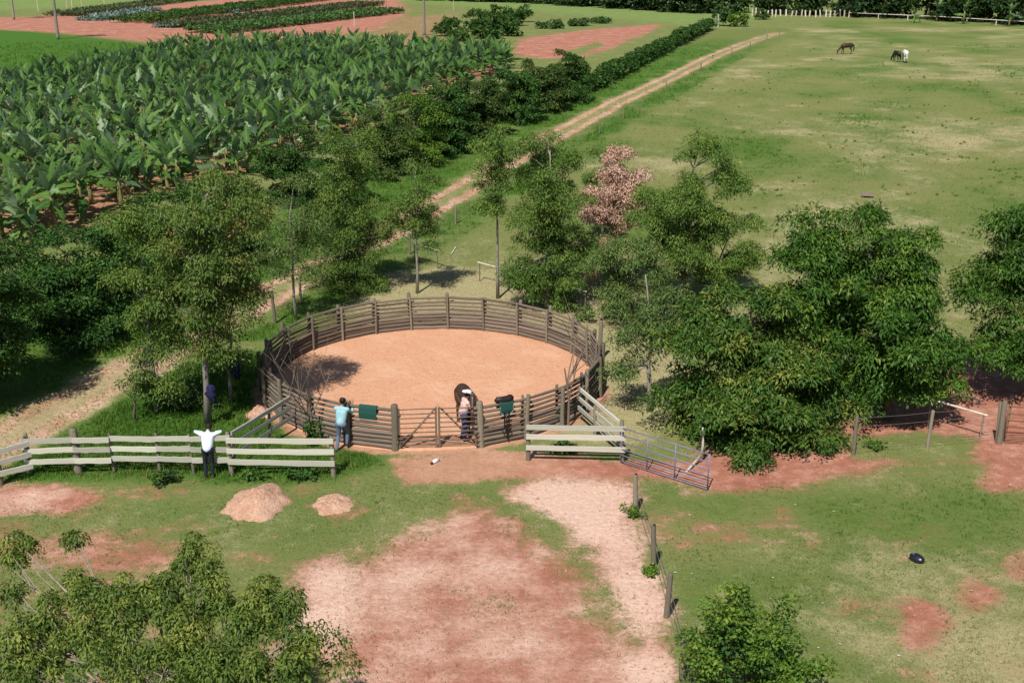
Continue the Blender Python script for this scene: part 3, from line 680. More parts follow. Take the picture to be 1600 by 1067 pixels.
# a few clumps of the same crown just below the picture, so that the shade on the ground is whole
e2c = np.array([[-1.5,-1.5,3.2],[.5,-2,3.1],[1.5,-1,3.3],[-2.6,0,3.3],[2.6,.6,3.4],[-.5,-.6,3.6],[1.9,1.6,3.4]])
foliage('lower_crown', [clump_leaves(rng, np.repeat(e2c,6,0)+rng.normal(0,.5,(42,3)), rng.uniform(.25,.45,42), 90, .12, .02, .85, .5)], M['fern'], e)

# feathery bush, lower right
bz = at_z(1178, 1085)
rng = RS(91); e = empty('feathery_bush', tuple(bz), 0, 'feathery lime green bush beside the yard fence at the bottom', 'bush')
tb = MB(); cl = []
for k in range(46):
    px, py = rng.uniform(1060, 1300), rng.uniform(915, 1080); f = (px-1180)/130
    if py < 930+55*abs(f)**1.5+ (60 if px > 1240 else 0) - 10: continue
    z = np.clip(2.7*(1-(py-905)/260)+rng.normal(0,.2), .35, 2.8); t = at_z(px, py, z)-bz
    s = np.array([rng.normal(0,.12), rng.normal(0,.12), 0]); m = s*.45+t*.55+np.array([0,0,.3])
    tb.tube([s-np.array([0,0,.05]), (s+m)/2, m, t], [.032,.026,.018,.006], 5, False); cl += [t, m*.4+t*.6, m*.4+t*.6+rng.normal(0,.2,3)]
tb.build('stems', M['bark'], e, True); cl = np.array(cl)
foliage('foliage', [clump_leaves(rng, cl, rng.uniform(.16,.34,len(cl)), 72, .10, .028, .1, .8, .8, .5, .22)], M['shruby'], e)
foliage('inner_foliage', [clump_leaves(rng, cl*.8, rng.uniform(.2,.35,len(cl)), 36, .11, .03, .3, .8)], M['shrub'], e)

# small plants by the fence posts and the pen
def weed(px, py, r, h, lb, seed, mat='shrub', L=.14, n=10):
    rng = RS(seed); b = at_z(px, py); e = empty('weed_plant', tuple(b), 0, lb, 'plant')
    c = np.stack([rng.normal(0,r*.5,n), rng.normal(0,r*.5,n), h*rng.uniform(.25,1,n)], -1); tb = MB()
    for q in c: tb.tube([(0,0,-.03), q*.5+np.array([0,0,.03]), q], [.012,.009,.004], 4, False)
    tb.build('stems', M['twig'], e); foliage('leaves', [clump_leaves(rng, c, np.full(n, r*.35), 26, L, L*.3, .2, .8)], M[mat], e)
weed(257,756,.28,.35,'leafy weed in front of the board fence left of the white shirted man',1)
weed(400,748,.3,.35,'green weed beside the dirt heap at the board fence',2)
weed(990,806,.28,.22,'low weed at the foot of the thick yard post',3,'shruby',.1)
weed(1018,898,.22,.2,'low weed at the foot of the second yard post',4,'shruby',.1)
weed(488,696,.26,.85,'leafy weed against the pen beside the bare sapling',5,'shrub',.13,12)
weed(885,708,.35,.25,'green weed under the right board fence',6)
weed(1365,700,.3,.25,'pale green weed along the wire fence on the right',7,'shruby',.1)
weed(470,748,.3,.3,'dark weed below the lowest board of the near fence',8)
weed(322,640,.5,.5,'scrubby growth at the foot of the cloth hung gum tree',9,'eucd',.16,14)
weed(285,640,.5,.7,'scrub of suckers between the two left gum trees',10,'eucd',.16,16)
weed(915,500,.5,.6,'low bush against the right rear of the pen',12,'eucd',.14,14)

# bare saplings against the pen
def sapling(px, py, topz, lb, seed, spread, nb=5):
    rng = RS(seed); b = at_z(px, py); e = empty('bare_sapling', tuple(b), 0, lb, 'sapling')
    tb = MB(); 
    def grow(p, d, L, r, lev):
        pts = [p]; q = p.copy(); dd = d.copy()
        for k in range(4): dd = norm(dd+rng.normal(0,.09,3)+np.array([0,0,.05])); q = q+dd*L/4; pts.append(q.copy())
        tb.tube(pts, [r,r*.85,r*.7,r*.58,r*.42], 5, False)
        if lev < 3:
            for k in range(2 if lev else nb):
                f = rng.uniform(.45, 1.0); s = pts[int(f*4)]
                grow(s, norm(dd+rng.normal(0,spread,3)*np.array([1,1,.3])+np.array([0,0,.15])), L*rng.uniform(.6,.9), r*.55, lev+1)
    grow(np.array([0,0,-.05]), np.array([.0,0,1.0]), topz*.5, .055, 0)
    tb.build('stems', M['twig'], e, True); return e
sapling(488,694,4.2,'bare many branched sapling against the left of the pen',5,.55,6)
sapling(888,668,4.6,'bare forked sapling against the right of the pen',9,.42,4)

# ------------------------------------------------------------------ banana plantation
def banana_leaf(seed, Lf, Wf, curl):
    """arched blade along +X, folded on the midrib, torn along the edges"""
    rng = RS(seed); n = 12; VV = []; T = []
    for i in range(n+1):
        t = i/n; a = curl*t**1.5; x_ = Lf*(t-.12*curl*t**3); z_ = -Lf*curl*.42*t**2.2
        w = Wf*math.sin(math.pi*min(1, .06+.94*t)**.75)**.8 if t < 1 else 0
        w = max(w, .01)
        fold = .22+.25*rng.rand(); tl, trr = (rng.rand() < .3), (rng.rand() < .3)
        for s, k in ((-1, tl), (-.5, 0), (0, 0), (.5, 0), (1, trr)):
            ww = w*(.62 if k else 1.0)
            VV.append((x_+(.05*abs(s)), s*ww, z_+abs(s)*ww*fold*(1-1.6*t)-(abs(s)**2)*ww*.5*t)); T.append(1.0 if s == 0 else rng.uniform(.1,.8))
    Fs = []
    for i in range(n):
        for k in range(4):
            if k in (0, 3) and rng.rand() < .24: continue
            a = i*5+k; Fs.append((a, a+5, a+6, a+1))
    return np.array(VV), np.array(Fs), np.array(T)
LEAFS = [banana_leaf(s, 1.65+.16*(s % 4), .25+.035*(s % 3), .25+.30*(s % 5)) for s in range(10)]
def coarse(v, f, t):
    keep = [(r*5+c) for r in range(0, 13, 2) for c in (0, 2, 4)]; q = [(r*3+c, r*3+c+3, r*3+c+4, r*3+c+1) for r in range(6) for c in range(2)]
    return v[keep], np.array(q), t[keep]
FARL = [coarse(*l) for l in LEAFS]
LEAFM = [mesh_np('leaf', v, f, [M['banana']], True, {'tint': ('POINT','FLOAT','value', t)}) for v, f, t in LEAFS]
sb = MB(); sb.tube([(0,0,-.1),(.02,0,.7),(0,.02,1.4),(.02,0,2.0)], [.15,.13,.11,.08], 8); STEMM = sb.mesh('pseudostem', M['banstem'], True)
dv, df, dt = banana_leaf(50, 1.2, .10, 1.2); DRYM = mesh_np('dry_leaf', dv, df, [M['bandry']], True)
rng = RS(123); pts = []
x0, y0 = BANANA.min(0); x1, y1 = BANANA.max(0); yy = y0; row = 0
while yy < y1:
    xx = x0+(row % 2)*1.3
    while xx < x1: pts.append((xx+rng.normal(0,.4), yy+rng.normal(0,.4))); xx += 2.3
    yy += 2.1; row += 1
pts = np.array(pts); sdv = sdist(BANANA, pts[:,0], pts[:,1]); pts = pts[sdv > -.6]
ppx = np.array([to_px(*p, 2.0) for p in pts]); vis = (ppx[:,0] > -60) & (ppx[:,0] < 860) & (pts[:,1] < 190)
pts = pts[vis]; pts = pts[np.argsort(np.hypot(pts[:,0], pts[:,1]))]

def plant_layout(rng):
    h = rng.uniform(.62, 1.28); a0 = rng.rand()*6.28; n = rng.randint(10, 15); L = []
    for k in range(n):
        az = a0+k*2.4+rng.normal(0,.25); el = math.radians(rng.uniform(50, 88) if k > n*.45 else rng.uniform(-20, 45))
        L.append((rng.randint(0, 10), az, el, rng.uniform(.7, 1.2), rng.normal(0,.75), 1.95*h if k > 5 else (1.05+.16*k)*h))
    return h, L
sv, sf, st_ = [], [], []; nb_ = 0
for i, p in enumerate(pts):
    h, L = plant_layout(rng)
    if i < 300:
        pf_ = float(ldist(BANANA[:11], np.array([p[0]]), np.array([p[1]]))[0]); near = abs(pf_) < 2.4
        e = empty('banana_plant', (p[0], p[1], 0), rng.rand()*6, 'banana plant on the near edge of the plantation facing the shrub row' if near else 'banana plant inside the plantation behind its near edge', 'banana plant', 'banana plants on the near edge of the plantation' if near else 'banana plants inside the plantation')
        obj('pseudostem', STEMM, e, scale=(1.1, 1.1, h))
        for (m_, az, el, s, roll, z) in L:
            obj('leaf', LEAFM[m_], e, (.06*math.cos(az), .06*math.sin(az), z), (Matrix.Rotation(az,3,'Z') @ Matrix.Rotation(-el,3,'Y') @ Matrix.Rotation(roll,3,'X')).to_euler(), (s, s*1.1, s))
        if True:
            for k in range(3): obj('dry_leaf', DRYM, e, (0, 0, 1.6*h), (rng.normal(0,.2), math.radians(60), rng.rand()*6.3))
    else:
        for (m_, az, el, s, roll, z) in L:
            v, f, t = FARL[m_]
            R = np.array(Matrix.Rotation(az,3,'Z') @ Matrix.Rotation(-el,3,'Y') @ Matrix.Rotation(roll,3,'X'))
            sv.append((v*s) @ R.T + np.array([p[0], p[1], z])); sf.append(f+nb_); st_.append(t); nb_ += len(v)
if sv:
    o = obj('banana_plants', mesh_np('banana_plants', np.concatenate(sv), np.concatenate(sf), [M['banana']], True, {'tint': ('POINT','FLOAT','value', np.concatenate(st_))}))
    tag(o, 'far rows of the banana plantation seen as one mass', 'banana plants', kind='stuff')
def far_banana(px, py, s, lb, seed):
    rng = RS(seed); p = at_z(px, py); e = empty('banana_plant', tuple(p), 0, lb, 'banana plant'); h, L = plant_layout(rng)
    obj('pseudostem', STEMM, e, scale=(1.1*s,1.1*s,h*s))
    for (m_, az, el, q, roll, z) in L: obj('leaf', LEAFM[m_], e, (0,0,z*s), (Matrix.Rotation(az,3,'Z') @ Matrix.Rotation(-el,3,'Y') @ Matrix.Rotation(roll,3,'X')).to_euler(), (q*s,)*3)
far_banana(1428,36,1.0,'bright banana plant left of the pale rail at the forest edge',1)
far_banana(1463,34,1.3,'tall banana plant second along the forest edge',2)
far_banana(1505,38,1.2,'broad banana plant third along the forest edge',3)
far_banana(1576,42,1.1,'banana plant at the far right of the forest edge',4)

# ------------------------------------------------------------------ forest edge
rng = RS(200); FL = gpoly([(560,-14),(640,1),(830,6),(1080,22),(1200,24),(1320,26),(1600,40),(1760,48)])
for i in range(len(FL)-1):
    a, b = FL[i], FL[i+1]; n = max(2, int(np.linalg.norm(b-a)/6.0))
    for k in range(n):
        for rowk in range(2):
            p = a+(b-a)*(k+.5*rowk+rng.uniform(-.2,.2))/n + np.array([rng.normal(0,.7), 2.2+rowk*4.5+rng.rand()])
            hh = rng.uniform(7, 11); C = lambda x_, y_, z_: np.array([p[0]+x_, p[1]+y_, z_])
            tree('forest_tree', (p[0], p[1]), [(C(0,0,hh*.75),(2.6,2.4,hh*.22)), (C(rng.normal(0,.8),0,hh*.45),(3.0,2.6,hh*.2)), (C(rng.normal(0,1),-.6,1.9),(3.9,2.4,1.8))], 'dark forest tree behind the far pasture fence', 'forest', 'bark',
                 300+i*40+k*2+rowk, 'trees of the forest edge', dens=.9, cr=1.0, per=24, L=.75, W=.27, droop=.3, up=.7, tr=.2, shell=.6, limb=.12, hang=.2, rel=True, tint0=.35+.2*rng.rand(), tv=.22)
def small_bush(name, px, by, ty, hw, mt, lb, seed, group=None, cat='bush'):
    hh = by-ty
    tree(name, (px, by-1), [(px,ty+hh*.42,hw*.9,hh*.42),(px-hw*.4,ty+hh*.6,hw*.6,hh*.36),(px+hw*.4,ty+hh*.62,hw*.6,hh*.34)], lb, mt, 'bark', seed, group, cat, dens=1.6, cr=.5, per=44, L=.38, W=.14, droop=.3, up=.8, tr=.06, limb=.2, hang=.2)
small_bush('bush',1130,42,8,16,'veg','bright bush at the top of the dirt track',1)
small_bush('bush',1153,43,18,16,'shruby','rounded bush beside the white post at the top of the track',2)
small_bush('bush',1192,32,15,12,'shrubb','dull bush at the start of the pale fence posts',3)
for j, (px, by, ty, hw) in enumerate(((695,58,27,18),(715,66,42,16),(745,52,14,22),(775,46,10,24),(800,42,14,20),(760,62,30,26),(795,58,28,22),(818,36,10,14),(708,44,28,14))):
    small_bush('crop_bush', px, by, ty, hw, 'hedge', ['bushy crop plant nearest the lone dark trunk','crop bush just above the banana tops','crop bush with a pale fleck above it','widest crop bush of the back group','crop bush on the right of the back group','front crop bush facing the red field','crop bush touching the red field','smallest crop bush at the grass edge','crop bush left of the narrow red path'][j], 20+j, 'crop bushes by the red field')
for j, (px, by, ty, hw) in enumerate(((860,46,32,22),(905,42,30,22),(940,38,28,18))):
    small_bush('weedy_bush', px, by, ty, hw, 'veg', ['weedy bush at the left of the red field top','weedy bush in the middle of the red field top','weedy bush at the right of the red field top'][j], 40+j)

# vegetable beds
def bed(p0, p1, width, hgt, mat, lb, seed, n=1500, L=.42):
    rng = RS(seed); a, b = at_z(*p0), at_z(*p1); d = b-a; nrm = norm(np.array([-d[1], d[0], 0]))
    width *= 1.5; n = int(n*1.3); hgt *= 1.3; t = rng.rand(n); c = a+d*t[:,None]+nrm*((rng.rand(n)-.5)*width)[:,None]; c[:,2] = hgt*rng.uniform(.3,.75,n)
    VV, T = clump_leaves(rng, c, np.full(n, .42), 6, L*1.2, L*.42, .0, .9, .8, .5, .2)
    o = obj('vegetable_bed', mesh_np('vegetable_bed', VV, np.arange(len(VV)).reshape(-1,4), [M[mat]], False, {'tint': ('POINT','FLOAT','value', T)}))
    tag(o, lb, 'vegetables', kind='stuff')
bed((96,26),(330,-4),5,.6,'vegd','dull green vegetable bed farthest back',1)
bed((142,33),(235,17),4,.35,'cabbage','pale blue cabbage bed at its left end',2,700)
bed((205,37),(520,-3),6.5,.9,'hedge','dark green vegetable bed in the middle',3,2300)
bed((265,44),(580,8),5,.6,'vegd','dull vegetable bed right of the middle',4,1700)
bed((318,53),(605,20),6,.8,'veg','bright green vegetable bed nearest the bananas',5,2300)
bed((350,22),(420,10),2.5,.3,'cabbage','thin pale cabbage strip between the beds',6,300)
bed((255,44),(290,40),2.5,.3,'cabbage','small cabbage patch on the red path edge',7,150)

# palms beyond the plantation
def palm(px, py, H, lb, seed):
    rng = RS(seed); p = at_z(px, py); e = empty('palm_tree', tuple(p), 0, lb, 'palm')
    tb = MB(); tb.tube([(0,0,-.1),(0,0,.5),(.05,0,H*.5),(.1,0,H)], [.30,.24,.20,.16], 10); tb.build('trunk', M['bark_euc'], e, True)
    C, D, Nn = [], [], []
    for k in range(16):
        az = k*2.4; el = rng.uniform(-.4, 1.0); pos = np.array([.1,0,H]); d = np.array([math.cos(az)*math.cos(el), math.sin(az)*math.cos(el), math.sin(el)])
        for s in range(14):
            pos = pos+d*.2; d = norm(d+np.array([0,0,-.085])); sd_ = norm(np.cross(d, [0,0,1]))
            for q in (-1, 1): C.append(pos.copy()); D.append(norm(sd_*q+d*.5+np.array([0,0,-.25]))); Nn.append(np.array([0,0,1.])+d*.1)
    C, D, Nn = map(np.array, (C, D, Nn)); n = len(C)
    foliage('crown', [leaf_geo(C, D, norm(Nn), np.full(n,.75), np.full(n,.05), rng.rand(n))], M['palm'], e)
palm(22,31,11,'palm trunk at the far left edge of the red path',1)
palm(91,62,12,'palm trunk standing on the bright lawn',2)
palm(663,56,12,'dark palm trunk beyond the middle of the bananas',3)

# ------------------------------------------------------------------ fences
def log_mesh(seed, mat, bend=.02, n=7):
    rng = RS(seed); mb = MB(); k = 5
    mb.tube([(i/(k-1)-.5, rng.normal(0,bend)*(0 < i < k-1), rng.normal(0,bend)*(0 < i < k-1)) for i in range(k)], [.5*(1+rng.normal(0,.06)) for _ in range(k)], n)
    return mb.mesh('rail', mat, True)
def board_mesh(seed, mat):
    rng = RS(seed); mb = MB(); k = 7; VV = []
    for i in range(k):
        x_ = i/(k-1)-.5; u, w = rng.normal(0,.035), rng.normal(0,.05)
        for yy_, zz_ in ((-.5,-.5),(.5,-.5),(.5,.5),(-.5,.5)): VV.append((x_, yy_, zz_*(1+w)+u))
    Fs = [(i*4+j, i*4+(j+1) % 4, i*4+4+(j+1) % 4, i*4+4+j) for i in range(k-1) for j in range(4)]+[(3,2,1,0),((k-1)*4,(k-1)*4+1,(k-1)*4+2,(k-1)*4+3)]
    mb.add(VV, Fs); return mb.mesh('rail', mat)
def post_mesh(seed, mat, n=9):
    rng = RS(seed); mb = MB()
    VV = []; zs = (0,.35,.7,.975,1.0); rs = (.53,.5,.48,.46,.38)
    for z, r in zip(zs, rs):
        ox, oy = rng.normal(0,.03,2)
        for k in range(n): a = 2*math.pi*k/n; q = r*(1+rng.normal(0,.04)); VV.append((ox+q*math.cos(a), oy+q*math.sin(a), z+(rng.normal(0,.004) if z > .9 else 0)))
    Fs = [(i*n+k, i*n+(k+1) % n, i*n+n+(k+1) % n, i*n+n+k) for i in range(4) for k in range(n)]+[tuple(range(4*n,5*n))]
    mb.add(VV, Fs); return mb.mesh('post', mat, True)
LOGS = [log_mesh(s, M['pen']) for s in range(5)]; BOARDS = [board_mesh(s+20, M['board']) for s in range(5)]
POSTS = [post_mesh(s, M['post']) for s in range(4)]; WHITEP = post_mesh(9, M['palewood'])
PALELOG = log_mesh(30, M['palewood'], .004)
rF = RS(17)
def span(name, me, a, b, thick, parent, off=(0,0,0), wide=None):
    """a unit-long mesh stretched from a to b (points in the parent's frame)"""
    a, b = np.array(a, float), np.array(b, float); d = b-a; L = np.linalg.norm(d)
    az = math.atan2(d[1], d[0]); el = math.asin(d[2]/L)
    return obj(name, me, parent, (a+b)/2+np.array(off), (0, -el, az), (L, thick, wide or thick))
def post(p, h, r, parent, name='post', me=None, tilt=.02, sink=.1):
    return obj(name, me or POSTS[rF.randint(4)], parent, (p[0], p[1], -sink), (rF.normal(0,tilt), rF.normal(0,tilt), rF.rand()*6), (2*r, 2*r, h+sink))
def wire(pts, z, parent, r=.006, sag=.03):
    mb = MB(); P3 = []
    for i in range(len(pts)-1):
        a, b = np.array(pts[i][:2]), np.array(pts[i+1][:2])
        for t in (0, .25, .5, .75): q = a+(b-a)*t; P3.append((q[0], q[1], z-sag*4*t*(1-t)))
    P3.append((pts[-1][0], pts[-1][1], z)); mb.tube(P3, r, 4, False); return mb.build('wire', M['wire'], parent)

# round pen
pen = empty('round_pen', (PC[0], PC[1], 0), 0, 'round training pen of weathered log rails around the sand arena', 'pen')
gl = np.array([-3.86, 0]); gr = np.array([-1.02, 0])
def on_circle(X): return math.atan2(-math.sqrt(PR**2-(X-PC[0])**2), X-PC[0])
aL, aR = on_circle(gl[0]), on_circle(gr[0]); NS = 23; tot = 2*math.pi-(aR-aL)
RZ = [(.12,.18),(.28,.17),(.43,.16),(.58,.145),(.73,.125),(.89,.10),(1.06,.10),(1.23,.095),(1.41,.105)]
pa = [aR+tot*i/NS for i in range(NS+1)]
for i in range(NS):
    c0, c1 = (np.array([math.cos(t), math.sin(t), 0])*PR for t in (pa[i], pa[i+1]))
    for z, th in RZ:
        d = norm(c1-c0)*.10; rj = rF.normal(0, .012)
        span('rail', LOGS[rF.randint(5)], c0-d+np.array([0,0,z+rF.normal(0,.012)]), c1+d+np.array([0,0,z+rF.normal(0,.012)]), th, pen, c0*rj/PR)
for i, t in enumerate(pa):
    if i in (0, NS): 
        post(np.array([math.cos(t), math.sin(t)])*PR, 1.62, .12, pen, 'gate_post'); continue
    u = np.array([math.cos(t), math.sin(t)]); post(u*(PR+.13), 1.56+rF.normal(0,.05), .08, pen); post(u*(PR-.115), 1.52, .05, pen, 'inner_post')
for s, (t0, X, lb) in enumerate(((aL, gl[0], 'left leaf of the barred pen gate with a rising diagonal brace'), (aR, gr[0], 'right leaf of the barred pen gate in front of the horse'))):
    A = PC+np.array([math.cos(t0), math.sin(t0)])*PR; B = (PC+np.array([math.cos(aL), math.sin(aL)])*PR + PC+np.array([math.cos(aR), math.sin(aR)])*PR)/2
    dv_ = B-A; W = np.linalg.norm(dv_); g = empty('pen_gate_leaf', (A[0], A[1], .06), math.atan2(dv_[1], dv_[0]), lb, 'gate', 'gate leaves of the round pen')
    mb = MB(); mb.box((.17,0,.70),(.06,.06,1.40)); mb.build('stile', M['gatebar'], g); mb = MB(); mb.box((W-.05,0,.70),(.07,.07,1.42)); mb.build('stile', M['gatebar'], g)
    for k, z in enumerate((.06,.22,.38,.54,.70,.87,1.04,1.20,1.36)):
        mb = MB(); mb.tube([(.16,0,z),(W*.5,0,z+rF.normal(0,.008)),(W-.05,0,z)], .021, 8); mb.build('bar', M['gatebar'], g, True)
    mb = MB(); mb.tube([(.20,-.055,.08),(W-.10,-.055,1.36)], .032, 8); mb.build('brace', M['gatebar'], g, True)

# board fences
def board_fence(posts, lb, zs=(.50,.86,1.21), ext=.08, side=-1, th=.05, w=.17):
    """posts: list of (px, py, height, radius)"""
    P = [at_z(p[0], p[1]) for p in posts]; o = P[0].copy(); e = empty('board_fence', tuple(o), 0, lb, 'fence')
    for p, q in zip(P, posts): post(p-o, q[2], q[3], e)
    for i in range(len(P)-1):
        a, b = P[i]-o, P[i+1]-o; d = norm(b-a); nn = np.array([-d[1], d[0], 0])*side
        for z in zs:
            j0, j1 = (rF.normal(0,.02) for _ in range(2))
            span('board', BOARDS[rF.randint(5)], a-d*ext*(i == 0)+[0,0,z+j0], b+d*ext*(i == len(P)-2)+[0,0,z+j1], th, e, nn*(max(posts[i][3], posts[i+1][3])+.028+.004*(i % 2)), w)
    return e
board_fence([(0,757,1.32,.12),(47,743,1.35,.06)], 'leftmost two post section of pale board fence', (.42,.78,1.12))
board_fence([(48,741,1.40,.06),(122,739,1.52,.13),(179,738,1.36,.055),(250,738,1.36,.055),(303,739,1.36,.055),(361,739,1.42,.07)], 'long pale three board fence the white shirted man leans on')
board_fence([(363,742,1.22,.06),(521,744,1.36,.075)], 'near three board fence section between the two standing men')
board_fence([(826,719,1.38,.075),(972,722,1.45,.075)], 'three board fence section between the pen and the blue metal gate')
def wing(a, b, lb, zs=(.50,.86,1.22), mid=.5):
    A, B = np.array(a, float), np.array(b, float); e = empty('wing_fence', (A[0], A[1], 0), 0, lb, 'fence')
    d = B-A
    for t in (mid,): post(d[:2]*t, 1.15, .055, e)
    for z in zs: span('rail', BOARDS[rF.randint(5)], [0,0,z], [d[0],d[1],z+.04], .06, e, (0,0,0), .13)
def pen_pt(px):  # outside of the pen, near half, at this picture column
    t = min(np.linspace(-math.pi+.35, -.35, 400), key=lambda q: abs(to_px(PC[0]+PR*math.cos(q), PC[1]+PR*math.sin(q))[0]-px))
    return [PC[0]+(PR+.26)*math.cos(t), PC[1]+(PR+.26)*math.sin(t), 0]
a = at_z(366,733); wing((a[0],a[1],0), pen_pt(467), 'slanting three rail wing from the pale fence up to the pen', mid=.62)
a = at_z(966,714); wing((a[0],a[1],0), pen_pt(893), 'slanting rail wing from the right fence up to the pen', mid=.55)

# blue metal gate standing open
def tube_gate(name, A, B, H, zs, stiles, mat, lb, r=.02):
    d = B-A; W = np.linalg.norm(d[:2]); g = empty(name, (A[0], A[1], .04), math.atan2(d[1], d[0]), lb, 'gate')
    for z in zs: mb = MB(); mb.tube([(0,0,z),(W,0,z-.02)], r, 8); mb.build('bar', M[mat], g, True)
    for s in stiles: mb = MB(); mb.tube([(W*s,0,zs[0]),(W*s,0,zs[-1])], r*1.15, 8); mb.build('stile', M[mat], g, True)
    return g
A = at_z(970,724); B = at_z(1105,767)
tube_gate('metal_gate', A, B, 1.2, (.05,.26,.47,.70,.95,1.20), (0.0,.31,.63,1.0), 'steel', 'blue grey tubular metal gate standing open beside the shade tree', .019)
g2 = at_z(1568,692); B2 = at_z(1690,700)
tube_gate('red_gate', g2, B2, 1.2, (.04,.2,.38,.56,.78,1.02,1.28), (0.0,.5,1.0), 'rust', 'rusty red barred gate at the right edge of the picture', .022)
# pale stick leaning by the metal gate
s0, s1 = at_z(1072,738), at_y(1100,716,33.4); e = empty('leaning_stick', tuple(s0), 0, 'crooked pale stick propped beside the open metal gate', 'stick')
mb = MB(); q = at_y(1098,668,34.0)-s0; w1 = at_z(1094,722)-s0; mb.tube([(0,0,.02), w1*.5+[0,0,.12], w1+[0,0,.25]], [.04,.035,.035], 7); mb.build('lower_stick', M['palewood'], e, True)
mb = MB(); mb.tube([w1, w1*.5+q*.5+[.05,0,0], q], [.05,.045,.03], 7); mb.build('upright_stick', M['palewood'], e, True)

def wire_fence(pxs, h, r, zs, lb, cat='fence', me=None, name='wire_fence'):
    P = [at_z(*p) for p in pxs]; o = P[0].copy(); e = empty(name, tuple(o), 0, lb, cat)
    for p in P: post(p-o, h*rF.uniform(.93,1.07), r, e, me=me, tilt=.04)
    for z in zs: wire([p-o for p in P], z, e)
    return e
e = wire_fence([(993,800),(1021,887),(1041,963),(1066,1062),(1100,1200)], 1.25, .075, (.4,.75,1.05), 'wire fence of grey posts along the right of the dirt yard')
wire_fence([(1333,710),(1449,701),(1558,690)], 1.4, .065, (.3,.65,1.0,1.3), 'wire fence under the shade trees on the right')
gp = empty('gate_post', tuple(at_z(1561,692)), 0, 'thick grey gate post beside the rusty red gate', 'post'); post((0,0), 1.5, .10, gp); post((.16,.05), 1.35, .06, gp, 'prop')
wire_fence([(470,470),(552,425),(640,398),(713,350),(790,300),(862,250),(937,210),(975,186),(1041,142),(1095,112),(1142,88),(1172,78),(1218,56)], 1.15, .06, (.4,.75,1.05), 'wire fence of pale posts along the right of the dirt track')
# white pole rails of the paddock behind the gum trees
pf = [((645,380),(686,392)), ((747,410),(782,419)), ((882,447),(917,456)), ((992,472),(1030,482)), ((1449,622),(1542,649))]
for j, (p, q) in enumerate(pf):
    a, b = at_z(*p, .95), at_z(*q, .95); o = np.array([a[0], a[1], 0]); e = empty('pole_rail', tuple(o), 0, ['white pole rail beside the bronze crowned gum tree', 'white pole rail by the longest bare grey trunk', 'white pole rail below the full dark gum tree', 'white pole rail behind the lone pale trunk gum', 'long white pole rail on the red earth by the shade trees'][j], 'rail', 'white pole rails of the paddock')
    span('pole', PALELOG, a-o, b-o, .075, e); 
    for t in (.06, .94): post((a+(b-a)*t-o)[:2], .93, .03, e, 'support')
# pale fence by the forest
rng = RS(8)
FP = [(1160+i*7.6+rng.normal(0,1), 25+ .02*i+(i*7.6)*.012+rng.normal(0,.5)) for i in range(2, 23)]
e = empty('picket_fence', tuple(at_z(*FP[0])), 0, 'row of pale upright posts at the forest edge', 'fence'); o = at_z(*FP[0])
for p in FP: post((at_z(*p)-o)[:2], 1.35*rng.uniform(.85,1.15), .16, e, me=WHITEP, tilt=.05)
A = at_z(1326,28); e = empty('rail_fence', tuple(A), 0, 'pale single rail fence below the far banana plants', 'fence'); prev = None
for i, p in enumerate([(1326,28),(1372,30),(1418,32),(1464,34),(1510,37),(1556,40),(1610,43)]):
    q = at_z(*p)-A; post(q[:2], 1.0, .09, e, me=WHITEP)
    if prev is not None: span('rail', PALELOG, prev+[0,0,.95], q+[0,0,.95], .14, e)
    prev = q
def stake(px, py, h, r, lb, nm='stake', me=None):
    e = empty(nm, tuple(at_z(px,py)), 0, lb, 'post'); post((0,0), h, r, e, me=me)
for (px, py, h, lb) in ((60,18,4,'thin stake on the grass right of the far left palm'),(105,14,4,'thin stake behind the palm on the lawn'),(113,14,4.5,'stake just right of the thin stake behind the palm'),(128,10,3.5,'stake third from the left beyond the red path'),(163,6,3.5,'last thin stake beyond the red path'),(554,42,2.6,'pale stake at the end of the vegetable beds'),(709,18,2.6,'white stake above the narrow red path')):
    stake(px, py, h, .07, lb, 'stake', WHITEP)
stake(1122,43,2.3,.13,'white post at the foot of the bright bush','white_post',WHITEP)
stake(1198,62,1.6,.09,'dark post where the track meets the pasture','dark_post')
stake(430,505,1.5,.07,'dark post standing left behind the pen','dark_post')
stake(936,563,1.7,.09,'leaning prop post outside the right of the pen','prop_post')

